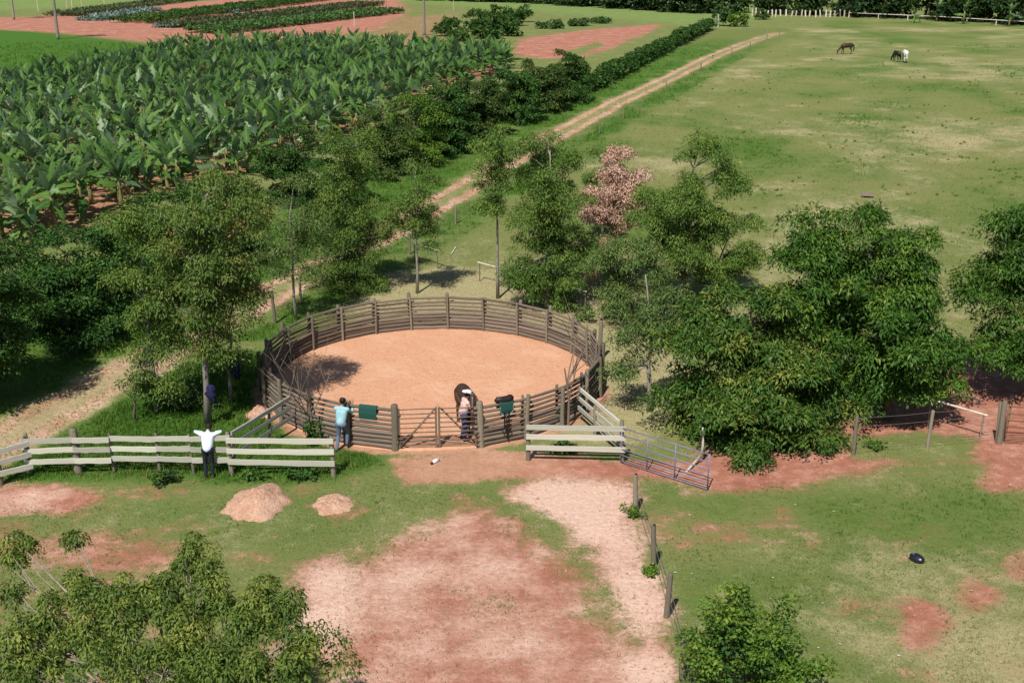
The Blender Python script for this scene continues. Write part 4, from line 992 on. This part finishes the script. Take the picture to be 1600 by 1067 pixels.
# dirt heaps
def heap_mat():
    m, nt, out = new_mat('heaped_dirt'); v = objvec(nt); nm = noise(nt, v, 2.5, 5, .7); nf = noise(nt, v, 11, 5, .75)
    c = mix(nt, mapr(nt, nm, .35, .65), ramp(nt, nf, [(.3,(.46,.24,.15)), (.6,(.64,.38,.26))]), ramp(nt, nf, [(.3,(.58,.35,.24)), (.65,(.76,.50,.37))]))
    principled(nt, out, c, .95, .1, bump(nt, math_(nt, 'ADD', nf, nm), 1.0, .09)); return m
M['heap'] = heap_mat()
def heap(px, py, rx, ry, h, lb, seed):
    rng = RS(seed); c = at_z(px, py); n, m_ = 30, 12; VV = [(0,0,h)]; Fs = []
    for i in range(1, m_+1):
        for k in range(n):
            a = 2*math.pi*k/n; t = i/m_; w = 1+.42*(fbm(np.array([3+2.4*math.cos(a)+seed*7]), np.array([2.4*math.sin(a)+4]), 3)[0]-.5)*2
            lump = fbm(np.array([seed*9+4*t*math.cos(a)+8]), np.array([4*t*math.sin(a)+8]), 4)[0]-.5; z = max(0, h*(.35*(1-t)**1.7+.62*(1-t**1.2))*(1+.8*lump)) + (.045 if t < .85 else .015)*rng.rand() - (.08 if i == m_ else 0)
            VV.append((rx*t*w*math.cos(a), ry*t*w*math.sin(a), z))
    for k in range(n): Fs.append((0,1+k,1+(k+1) % n))
    for i in range(m_-1):
        for k in range(n):
            a, b = 1+i*n+k, 1+i*n+(k+1) % n; Fs += [(a,a+n,b+n),(a,b+n,b)]
    return tag(obj('dirt_heap', mesh_np('dirt_heap', VV, Fs, [M['heap']], True), loc=(c[0],c[1],0)), lb, 'heap')
heap(405,787,1.0,1.3,.50,'larger heap of pale orange dirt below the board fence',1)
heap(522,789,.7,.68,.17,'smaller low heap of pale orange dirt',2)
heap(405,648,.55,.5,.35,'small dirt heap against the left outside of the pen',4)

# ------------------------------------------------------------------ small things
def drape(mb, w, front, back, th=.02, r=.07, n=5):
    """a cloth over a rail along X, hanging down -Y and +Y"""
    prof = [(-r-.02, -front), (-r-.03, -front*.5), (-r-.01, -.02)]+[(-r*math.cos(a), r*math.sin(a)+.01) for a in np.linspace(.2, math.pi-.2, n)]+[(r+.01,-.02),(r+.03,-back)]
    VV, Fs = [], []; k = len(prof)
    for x_ in (-w/2, w/2):
        for (yy_, zz_) in prof: VV.append((x_, yy_, zz_))
    off = []
    for j, (yy_, zz_) in enumerate(prof):
        a = prof[max(0,j-1)]; b = prof[min(k-1,j+1)]; t = np.array([b[0]-a[0], b[1]-a[1]]); t = t/np.linalg.norm(t); off.append((-t[1]*th, t[0]*th))
    for x_ in (-w/2, w/2):
        for j, (yy_, zz_) in enumerate(prof): VV.append((x_, yy_+off[j][0], zz_+off[j][1]))
    for j in range(k-1):
        Fs += [(j, j+1, k+j+1, k+j), (2*k+j, 3*k+j, 3*k+j+1, 2*k+j+1), (j, 2*k+j, 2*k+j+1, j+1), (k+j, k+j+1, 3*k+j+1, 3*k+j)]
    Fs += [(0,k,3*k,2*k),(k-1,3*k-1,4*k-1,2*k-1)]; mb.add(VV, Fs)
def rail_point(px):
    best = None
    for i in range(NS):
        c0, c1 = (PC+np.array([math.cos(t), math.sin(t)])*PR for t in (pa[i], pa[i+1]))
        if c0[1] > PC[1]-2: continue
        for t in np.linspace(0,1,21):
            p = c0+(c1-c0)*t; d = abs(to_px(p[0], p[1], 1.41)[0]-px)
            if best is None or d < best[0]: best = (d, p, math.atan2(c1[1]-c0[1], c1[0]-c0[0]))
    return best[1], best[2]
p, az = rail_point(577); e = empty('saddle_blanket', (p[0],p[1],1.41), az, 'dark green saddle blanket hung over the pen rail left of the gate', 'blanket')
mb = MB(); drape(mb, .62, .36, .25); mb.build('cloth', M['pad'], e); mb = MB(); mb.box((0,-.085,-.375),(.60,.022,.03)); mb.build('binding', M['padtrim'], e)
p, az = rail_point(788); e = empty('saddle', (p[0],p[1],1.41), az, 'saddle with dark green pad on the pen rail right of the gate', 'saddle')
mb = MB(); drape(mb, .50, .34, .30, .03, .10); mb.build('pad', M['pad'], e); mb = MB(); mb.tube([(-.24,-.14,-.05),(-.22,-.15,-.27),(-.1,-.15,-.36),(.1,-.15,-.36),(.22,-.15,-.27),(.24,-.14,-.05)], .016, 6); mb.build('binding', M['padtrim'], e)
mb = MB(); mb.tube([(-.36,0,.10),(-.28,0,.16),(-.12,0,.13),(.1,0,.125),(.22,0,.16),(.29,0,.20)], [.05,.10,.12,.13,.13,.06], 10); mb.build('seat', M['leather'], e, True)
for sx in (-.09, .07):
    mb = MB(); mb.box((sx,-.165,-.55),(.05,.014,.62)); mb.build('stirrup_strap', M['leather'], e)
    mb = MB(); mb.tube([(sx+.07*math.cos(a), -.165, -.93+.08*math.sin(a)) for a in np.linspace(0,2*math.pi,13)], .016, 6, False); mb.build('stirrup', M['leather'], e, True)
mb = MB(); mb.tube([(-.02,-.16,-.35),(0,-.17,-.8),(.02,-.165,-1.25)], [.03,.025,.02], 6); mb.build('girth', M['leather'], e, True)
# cloth bundles on the gum trunks
for (px, py, Y, lb, sd_, sc) in ((329,609,36.95,'dark blue cloth bundle tied on the tall gum trunk',1,.78),(366,570,38.9,'dark blue cloth bundle hung on the slim gum trunk',2,.85)):
    c = at_y(px, py, Y); rng = RS(sd_); n = 14; VV, Fs = [], []
    for i, (z, r) in enumerate(((.26,.06),(.20,.14),(.08,.20),(-.06,.19),(-.18,.22),(-.30,.19),(-.45,.10),(-.64,.08),(-.66,.02))):
        for k in range(n): a = 2*math.pi*k/n; q = r*sc*(1+rng.normal(0,.22)); VV.append((q*math.cos(a)+(.07 if z < -.3 else 0), q*math.sin(a)*.8, z*sc+rng.normal(0,.012)))
    for i in range(8):
        for k in range(n): Fs.append((i*n+k, i*n+n+k, i*n+n+(k+1) % n, i*n+(k+1) % n))
    tag(obj('cloth_bundle', mesh_np('cloth_bundle', VV, Fs, [M['blue']], True), loc=tuple(c)), lb, 'cloth')
# bottle by the gate
c = at_z(680,723); e = empty('bottle', (c[0],c[1],.06), math.radians(-125), 'pale bottle with a dark neck lying before the pen gate', 'bottle')
MX = Matrix.Rotation(math.pi/2,3,'Y'); mb = MB(); mb.lathe([(.02,-.17),(.065,-.165),(.07,.02),(.06,.07),(.03,.12),(.028,.15)], 14, MX); mb.build('body', M['white'], e, True)
mb = MB(); mb.lathe([(.034,.14),(.036,.15),(.036,.21),(.02,.215)], 12, MX); mb.build('cap', M['leather'], e, True)
# black bag on the yard grass
c = at_z(1431,876); e = empty('black_bag', (c[0],c[1],0), math.radians(35), 'shiny black bag lying on the grass at the right', 'bag')
rng = RS(4); VV, Fs = [], []; n = 18
for i, (z, r) in enumerate(((-.02,.12),(.03,.16),(.08,.17),(.13,.15),(.165,.11),(.185,.06),(.19,.03),(.192,.01))):
    for k in range(n): a = 2*math.pi*k/n; q = r*(1+rng.normal(0,.07)); VV.append((q*math.cos(a)*.75+z*.3, q*math.sin(a)*1.3, z))
for i in range(7):
    for k in range(n): Fs.append((i*n+k, i*n+(k+1) % n, i*n+n+(k+1) % n, i*n+n+k))
obj('body', mesh_np('body', VV, Fs, [M['black']], True), e); mb = MB(); mb.tube([(.05+.05*math.cos(a), .10+.05*math.sin(a), .165) for a in np.linspace(0,6.28,10)], .012, 6, False); mb.build('tie', M['steel'], e, True)
# feed trough in the pasture
c = at_z(1355,309); e = empty('feed_trough', (c[0],c[1],0), -.25, 'small pinkish grey trough alone in the pasture', 'trough'); e.scale = (.8,.8,.62); W_ = plain('weathered_trough', (.26,.20,.17), .9, .1)
for (q, sz) in (((0,0,.28),(.95,.5,.05)),((0,-.26,.38),(.95,.04,.24)),((0,.26,.38),(.95,.04,.24)),((-.47,0,.38),(.04,.48,.24)),((.47,0,.38),(.04,.48,.24))): mb = MB(); mb.box(q, sz); mb.build('plank', W_, e)
for sx in (-.36,.36):
    for sy in (-.17,.17): mb = MB(); mb.box((sx,sy,.11),(.06,.06,.29)); mb.build('leg', W_, e)
# white ball of light-coloured plastic caught in the shrub
c = at_y(38,516,43.2); tag(obj('white_float', (lambda b: (b.lathe([(.012,-.06),(.045,-.04),(.062,0),(.045,.04),(.012,.06)], 14), b.mesh('white_float', M['white'], True))[1])(MB()), loc=tuple(c)), 'small bright white ball caught in the dark shrub at the left', 'ball')
# fallen sticks
for j, (p, q, lb) in enumerate((((705,398),(712,388),'short pale stick lying on the grass behind the pen'),((1270,682),(1300,690),'pale stick in the shade under the shade trees'))):
    a, b = at_z(*p), at_z(*q); e = empty('fallen_stick', tuple(a), 0, lb, 'stick'); span('stick', PALELOG, [0,0,.04], b-a+[0,0,.05], .06, e)
# pale scraps scattered over the grass
rng = RS(31); x, y = scatter_px(rng, 110, 1030, 1620, 300, 1060); VV, Fs = [], []
for i in range(len(x)):
    s = rng.uniform(.012,.032); b0 = len(VV); a = rng.rand()*3
    for k in range(5): VV.append((x[i]+s*math.cos(a+k*1.256)*(1+rng.rand()), y[i]+s*math.sin(a+k*1.256), .03+rng.rand()*.02))
    VV.append((x[i], y[i], .03+s*.7)); Fs += [(b0+k, b0+(k+1) % 5, b0+5) for k in range(5)]
tag(obj('pebbles', mesh_np('pebbles', VV, Fs, [M['palewood']])), 'small pale stones and scraps scattered on the grass', 'pebbles', kind='stuff')

x, y = scatter_px(rng, 9000, -20, 1620, 560, 1075); b_ = zones(x, y)[0]; k_ = (b_ > .55*rng.rand(len(x))+.35) & (np.hypot(x-PC[0], y-PC[1]) > PR+.3); x, y = x[k_], y[k_]
n = len(x); sz = rng.uniform(.010,.034,n)*(1+1.2*(rng.rand(n) > .93)); an = rng.rand(n,1)*6.28+np.arange(5)*1.2566
ring = np.stack([x[:,None]+sz[:,None]*np.cos(an)*rng.uniform(.7,1.5,(n,5)), y[:,None]+sz[:,None]*np.sin(an)*rng.uniform(.7,1.3,(n,5)), np.full((n,5), -.02)], -1)
VV = np.concatenate([ring, np.stack([x, y, .015+sz*.9], -1)[:,None]], 1).reshape(-1,3); base_ = np.arange(n)[:,None,None]*6
Fs = (base_+np.array([(k, (k+1) % 5, 5) for k in range(5)])[None]).reshape(-1,3)
M['clod'] = plain('soil_clod', (.36,.20,.14), .95, .1, 0, .6, 3)
tag(obj('clods', mesh_np('clods', VV, Fs, [M['clod']])), 'small clods and crumbs of red soil on the bare ground', 'clods', kind='stuff')

# ------------------------------------------------------------------ bodies: one continuous skin over a posed skeleton
def capsule(a, b, ra, rb, n=14):
    a, b = np.array(a, float), np.array(b, float); d = b-a; L = np.linalg.norm(d)
    t = d/L if L > 1e-6 else np.array([0,0,1.]); u = norm(np.cross(t, [1,0,0] if abs(t[0]) < .8 else [0,1,0])); w = np.cross(t, u)
    VV, Fs = [a-t*ra], []; rings = [(a, ra, q) for q in (-1.2,-.75,-.35,0)]+[(b, rb, q) for q in (0,.35,.75,1.2)]
    for c, r, q in rings:
        for k in range(n):
            an = 2*math.pi*k/n; VV.append(c+t*r*math.sin(q)+(u*math.cos(an)+w*math.sin(an))*r*math.cos(q))
    VV.append(b+t*rb)
    for k in range(n): Fs.append((0,1+(k+1) % n,1+k))
    m_ = len(rings)
    for i in range(m_-1):
        for k in range(n):
            p, q = 1+i*n+k, 1+i*n+(k+1) % n; Fs += [(p,q,q+n),(p,q+n,p+n)]
    last = 1+m_*n
    for k in range(n): Fs.append((last, 1+(m_-1)*n+k, 1+(m_-1)*n+(k+1) % n))
    return np.array(VV), Fs
def skin(name, bones, mats, voxel, parent, smooth=4):
    """bones: (a, b, ra, rb, material index)"""
    VV, Fs, nb = [], [], 0
    for a, b, ra, rb, mi in bones:
        v, f = capsule(a, b, ra, rb); VV.append(v); Fs += [(i+nb, j+nb, k+nb) for i, j, k in f]; nb += len(v)
    me = mesh_np(name, np.concatenate(VV), Fs); t = bpy.data.objects.new('tmp', me); COL.objects.link(t)
    md = t.modifiers.new('r', 'REMESH'); md.mode = 'VOXEL'; md.voxel_size = voxel
    ms = t.modifiers.new('s', 'SMOOTH'); ms.iterations = smooth; ms.factor = .5
    dg = bpy.context.evaluated_depsgraph_get(); out = bpy.data.meshes.new_from_object(t.evaluated_get(dg)); out.name = name
    bpy.data.objects.remove(t); bpy.data.meshes.remove(me)
    n = len(out.polygons); C = np.empty(n*3, np.float32); out.polygons.foreach_get('center', C); C = C.reshape(-1, 3)
    best = np.full(n, 1e9); mi_ = np.zeros(n, np.int32)
    for a, b, ra, rb, mi in bones:
        a, b = np.array(a, float), np.array(b, float); d = b-a; L = max(d@d, 1e-9); tt = np.clip((C-a)@d/L, 0, 1)
        ds = np.linalg.norm(C-a-tt[:,None]*d, axis=1)-(ra+(rb-ra)*tt); m_ = ds < best; best[m_] = ds[m_]; mi_[m_] = mi
    out.materials.clear()
    for q in mats: out.materials.append(q)
    out.polygons.foreach_set('material_index', mi_); out.polygons.foreach_set('use_smooth', np.ones(n, bool)); out.update()
    return obj(name, out, parent)
M['skin'] = plain('skin', (.30,.16,.105), .6, .3, 0, .08); M['hair'] = plain('dark_hair', (.012,.010,.009), .6, .3)
M['shoe'] = plain('boot_leather', (.05,.035,.025), .6, .3)
def hand(B, w, fw, up, side):
    """palm and five fingers; w wrist, fw finger direction, up back of the hand, side toward the thumb"""
    w, fw, up = np.array(w, float), norm(np.array(fw, float)), norm(np.array(up, float)); sv_ = norm(np.cross(fw, up))*side
    for k, q in enumerate((-.028,-.009,.010,.028)): B.append((w, w+fw*.085+sv_*q, .022, .017, 2))
    for k, (q, L) in enumerate(((-.030,.060),(-.010,.078),(.011,.072),(.031,.058))):
        a = w+fw*.09+sv_*-q; m_ = a+fw*L*.55-up*.012; B.append((a, m_, .0115, .0105, 2)); B.append((m_, m_+fw*L*.4-up*.035, .0105, .009, 2))
    th = w+fw*.03+sv_*.03; m_ = th+fw*.035+sv_*.035-up*.01; B.append((th, m_, .015, .012, 2)); B.append((m_, m_+fw*.035+sv_*.004-up*.015, .012, .010, 2))
def person(loc, rz, J, shirt, trousers, label, hat, sleeve=1.0):
    """J: joints in the person's frame (facing +Y). material order: shirt, trousers, skin, shoe, hair"""
    e = empty('person', loc, rz, label, 'person'); B = []
    hip, chest, neck, head = (np.array(J[k]) for k in ('hip','chest','neck','head'))
    ax = norm(np.array(J['shl'])-np.array(J['shr']))
    B.append((hip-ax*.075, hip+ax*.075, .125, .125, 1)); B.append((hip+[0,0,.07], hip*.6+chest*.4, .142, .135, 0)); B.append((hip*.6+chest*.4-ax*.05, chest-ax*.07, .125, .13, 0)); B.append((hip*.6+chest*.4+ax*.05, chest+ax*.07, .125, .13, 0))
    B.append((np.array(J['shl']), np.array(J['shr']), .078, .078, 0)); B.append((chest, neck, .10, .062, 0)); B.append((neck, neck*.45+head*.55, .056, .056, 2))
    fwd = norm(np.array(J.get('look', (0,1,-.25)))); upv = norm(np.array([0,0,1.])-fwd*fwd[2])
    B.append((head-fwd*.02+upv*.02, head+upv*.035-fwd*.015, .092, .090, 4)); B.append((head+fwd*.02-upv*.01, head+fwd*.035-upv*.075, .083, .058, 2)); B.append((head+fwd*.095-upv*.005, head+fwd*.115-upv*.035, .010, .015, 2))
    sd_ = np.cross(fwd, upv)
    for q in (-1, 1): B.append((head+sd_*q*.088-upv*.01, head+sd_*q*.094-upv*.045, .016, .012, 2))
    B.append((head+fwd*.095-upv*.075+sd_*.02, head+fwd*.095-upv*.075-sd_*.02, .010, .010, 2))
    for s, q in (('l', 1), ('r', -1)):
        sh, el, wr = (np.array(J[k+s]) for k in ('sh','el','wr'))
        B.append((sh, el, .066, .052, 0)); m_ = el+(wr-el)*.9*sleeve; B.append((el, m_, .050, .041, 0)); B.append((el, wr, .040, .030, 2))
        hand(B, wr, wr-el+np.array(J.get('hd'+s, (0,0,0))), J.get('up'+s, (0,0,1)), q)
        hp, kn, an = (np.array(J[k+s]) for k in ('hp','kn','an'))
        B.append((hp, kn, .098, .070, 1)); B.append((kn, kn*.6+an*.4, .068, .063, 1)); B.append((kn*.6+an*.4, an+[0,0,.03], .063, .052, 1))
        tf = norm(np.array(J.get('toe'+s, (q*-.0,1,0)))); B.append((an+[0,0,-.03]-tf*.04, an+tf*.14+[0,0,-.045], .045, .036, 3))
    skin('body', B, [shirt, trousers, M['skin'], M['shoe'], M['hair']], .0145, e)
    for q in (-1, 1): mb = MB(); mb.lathe([(.002,-.011),(.009,-.006),(.011,0),(.009,.006),(.002,.011)], 8); mb.build('eye', M['black'], e, True, loc=tuple(head+fwd*.088+sd_*q*.032+upv*.005))
    R = Matrix((tuple(sd_), tuple(fwd), tuple(upv))).transposed()
    if hat == 'cowboy':
        n = 28; VV, Fs = [], []
        prof = [(.205,.0),(.19,.012),(.12,.012),(.105,.02),(.10,.07),(.092,.11),(.06,.125),(.012,.105)]
        for r, z in prof:
            for k in range(n):
                a = 2*math.pi*k/n; curl = .055*abs(math.cos(a))**2.2*((r-.1)/.1 if r > .11 else 0); VV.append((r*math.cos(a)*(.92 if r > .11 else .88), r*math.sin(a)*(1.08 if r > .11 else 1.05), z+curl-.0))
        for i in range(len(prof)-1):
            for k in range(n): Fs.append((i*n+k, i*n+(k+1) % n, i*n+n+(k+1) % n, i*n+n+k))
        o = obj('hat', mesh_np('hat', VV, Fs, [M['hatstraw']], True), e); o.matrix_local = Matrix.Translation(Vector(head+upv*.065-fwd*.01)) @ R.to_4x4()
        mb = MB(); mb.lathe([(.104,.018),(.108,.02),(.106,.045),(.102,.046)], 24); b = mb.build('hat_band', M['leather'], o, True)
    elif hat == 'cap':
        mb = MB(); mb.lathe([(.105,-.02),(.107,.02),(.098,.06),(.07,.092),(.02,.105)], 20); c = mb.build('cap', M['hair'], e, True); c.matrix_local = Matrix.Translation(Vector(head+upv*.045-fwd*.01)) @ R.to_4x4()
        mb = MB(); mb.box((0,.145,-.012),(.15,.12,.012)); mb.build('brim', M['hair'], c)
    return e
M['hatstraw'] = plain('white_straw_hat', (.80,.78,.72), .8, .2, 0, .06)
c_white = plain('white_shirt', (.66,.74,.86), .85, .1, 0, .06, 9); c_dark = plain('dark_trousers', (.022,.025,.034), .9, .1)
c_aqua = plain('light_blue_shirt', (.30,.50,.55), .85, .1, 0, .12, 9); c_jean = plain('grey_blue_jeans', (.13,.17,.26), .9, .1, 0, .3)
c_pink = plain('pale_pink_shirt', (.68,.46,.42), .85, .1, 0, .1, 9); c_jean2 = plain('blue_jeans', (.045,.065,.17), .9, .1, 0, .3)
# man at the board fence, arms spread along the top board
p = at_z(328, 745); fy = (at_z(330,739)[1]-.09)-p[1]
person((p[0], p[1], 0), 0, dict(hip=(0,.0,.92), chest=(0,.15,1.27), neck=(0,.22,1.44), head=(0,.36,1.51), look=(0,1,-.8),
    shl=(-.19,.17,1.37), shr=(.19,.17,1.37), ell=(-.39,.24,1.44), elr=(.39,.24,1.44), wrl=(-.20,.38,1.36), wrr=(.20,.38,1.36), hdl=(.1,.0,0), hdr=(-.1,0,0),
    hpl=(-.09,0,.9), hpr=(.09,0,.9), knl=(-.11,.02,.48), knr=(.10,.04,.48), anl=(-.10,-.10,.075), anr=(.10,-.02,.075)), c_white, c_dark, 'person in white shirt leaning spread armed on the board fence', 'cap')
# man leaning on the pen rail
p = at_z(535, 703)
person((p[0], p[1], 0), math.radians(-14), dict(hip=(0,-.02,.94), chest=(.0,.10,1.30), neck=(.0,.14,1.49), head=(.01,.20,1.63), look=(.2,1,-.2),
    shl=(-.19,.10,1.42), shr=(.19,.13,1.41), ell=(-.16,.36,1.24), elr=(.27,.36,1.22), wrl=(-.02,.54,1.45), wrr=(.20,.56,1.46), hdl=(.15,0,0), hdr=(0,.1,0),
    hpl=(-.09,-.02,.92), hpr=(.09,-.02,.92), knl=(-.12,.03,.50), knr=(.12,.22,.56), anl=(-.14,-.14,.075), anr=(.11,.16,.18)), c_aqua, c_jean, 'person in light blue shirt and cap leaning on the pen rail', 'cap', .6)
# man in the straw hat beside the horse, facing right
p = at_z(725, 689)
person((p[0], p[1], .06), math.radians(-68), dict(hip=(0,0,.92), chest=(0,.06,1.26), neck=(0,.09,1.44), head=(0,.15,1.57), look=(0,1,-.45),
    shl=(-.19,.08,1.37), shr=(.19,.08,1.37), ell=(-.24,.22,1.13), elr=(.24,.22,1.13), wrl=(-.10,.44,1.13), wrr=(.10,.44,1.15), hdl=(.05,0,0), hdr=(-.05,0,0),
    hpl=(-.09,0,.9), hpr=(.09,0,.9), knl=(-.11,.04,.49), knr=(.10,.05,.49), anl=(-.12,-.03,.075), anr=(.12,.0,.075)), c_pink, c_jean2, 'person in white straw hat and jeans beside the horse in the pen', 'cowboy', .55)

def horse(px, py, rz, label, coat, mane, graze, seed, s=1.0, z=0.0, turn=0.0, socks=None):
    p = at_z(px, py); e = empty('horse', (p[0], p[1], z), rz, label, 'horse'); e.scale = (s,)*3; B = []
    B += [((0,-.52,1.18),(0,-.25,1.14),.27,.285,0), ((0,-.25,1.12),(0,.25,1.08),.295,.30,0), ((0,.25,1.10),(0,.52,1.13),.30,.235,0), ((0,-.58,1.22),(0,-.72,1.10),.23,.19,0), ((0,.22,1.28),(0,.42,1.33),.16,.14,0)]
    for q in (-1, 1): B += [((q*.10,-.58,1.15),(q*.13,-.60,.92),.20,.15,0), ((q*.11,.44,1.1),(q*.14,.48,.86),.17,.11,0)]
    if graze: pol, top, nose = np.array([0,1.02,.62]), np.array([turn*.1,1.16,.46]), np.array([turn*.25,1.26,.10])
    else: pol, top, nose = np.array([turn*.25,.98,1.52]), np.array([turn*.32,1.08,1.55]), np.array([turn*.55,1.38,1.12])
    B += [((0,.50,1.18),(0,.5,1.18)*np.array(.55)+pol*.45,.21,.155,0), ((0,.5,1.18)*np.array(.55)+pol*.45, pol,.155,.115,0), (pol, top,.115,.105,0), (top, top*.45+nose*.55,.11,.082,0), (top*.45+nose*.55, nose,.080,.062,0)]
    hd = norm(nose-top); hu = norm(np.array([0,0,1.])-hd*hd[2]) if abs(hd[2]) < .95 else np.array([0,-1.,0])
    for q in (-1, 1): B.append((top+np.array([q*.07,-.03,.09]), top+np.array([q*.09,-.02,.20]) if not graze else top+np.array([q*.09,-.14,.10]), .03, .012, 0))
    for q in (-1, 1):
        f = .06*q
        B += [((q*.14,.48,.86),(q*.13,.50+f,.50),.095,.062,0), ((q*.13,.50+f,.50),(q*.13,.50+f,.17),.052,.040,1), ((q*.13,.50+f,.17),(q*.13,.54+f,.06),.044,.046,2), ((q*.13,.55+f,.05),(q*.13,.56+f,.03),.058,.06,2)]
        B += [((q*.13,-.58,.94),(q*.13,-.50-f,.74),.14,.10,0), ((q*.13,-.50-f,.74),(q*.13,-.72-f,.52),.085,.060,0), ((q*.13,-.72-f,.52),(q*.13,-.68-f,.18),.050,.042,1), ((q*.13,-.68-f,.18),(q*.13,-.64-f,.06),.046,.048,2), ((q*.13,-.63-f,.05),(q*.13,-.62-f,.03),.058,.062,2)]
    skin('body', B, [coat, socks or coat, M['hoof']], .026, e, 5)
    rng = RS(seed); t = MB(); t.tube([(0,-.86,1.26),(0,-.96,1.16),(0,-1.0,.85),(.02,-.99,.5),(.03,-.97,.32)], [.035,.06,.085,.07,.015], 8); t.build('tail', mane, e, True)
    mm = MB(); a = np.array([0,.42,1.44]); 
    for k in range(9):
        f = k/8; c = a*(1-f)+(pol+np.array([0,0,.10]))*f; mm.tube([c, c+np.array([.09,.0,-.05]), c+np.array([.14+.02*rng.rand(),.02,-.24])], [.035,.03,.008], 5)
    tag(mm.build('mane', mane, e, True), kind='stuff')
    for q in (-1, 1): mb = MB(); mb.lathe([(.003,-.018),(.015,-.01),(.018,0),(.015,.01),(.003,.018)], 8); mb.build('eye', M['black'], e, True, loc=tuple(top*.7+nose*.3+np.array([q*.088,0,.02])))
    return e
M['hoof'] = plain('hoof', (.05,.04,.035), .6, .3)
h_bay = plain('dark_bay_coat', (.040,.018,.012), .45, .4, 0, .3); h_black = plain('black_coat', (.010,.009,.010), .45, .4); h_white = plain('white_coat', (.66,.64,.60), .6, .3, 0, .06); h_brown = plain('brown_coat', (.055,.028,.018), .4, .45, 0, .35); h_wm = plain('pale_mane', (.60,.57,.50), .8, .2)
horse(731,672,math.radians(200),'dark brown horse in the pen beside the hatted person',h_brown,h_black,False,1,1.0,.06,.5)
horse(1322,85,math.radians(96),'dark bay horse grazing side on in the far pasture',h_bay,h_black,True,2,1.08)
horse(1400,97,math.radians(14),'black horse grazing beside the white horse',h_black,h_black,True,3,1.0)
horse(1413,98,math.radians(-6),'white horse in the far pasture seen from behind',h_white,h_wm,True,4,1.12)
print('scene built', len(bpy.data.objects))
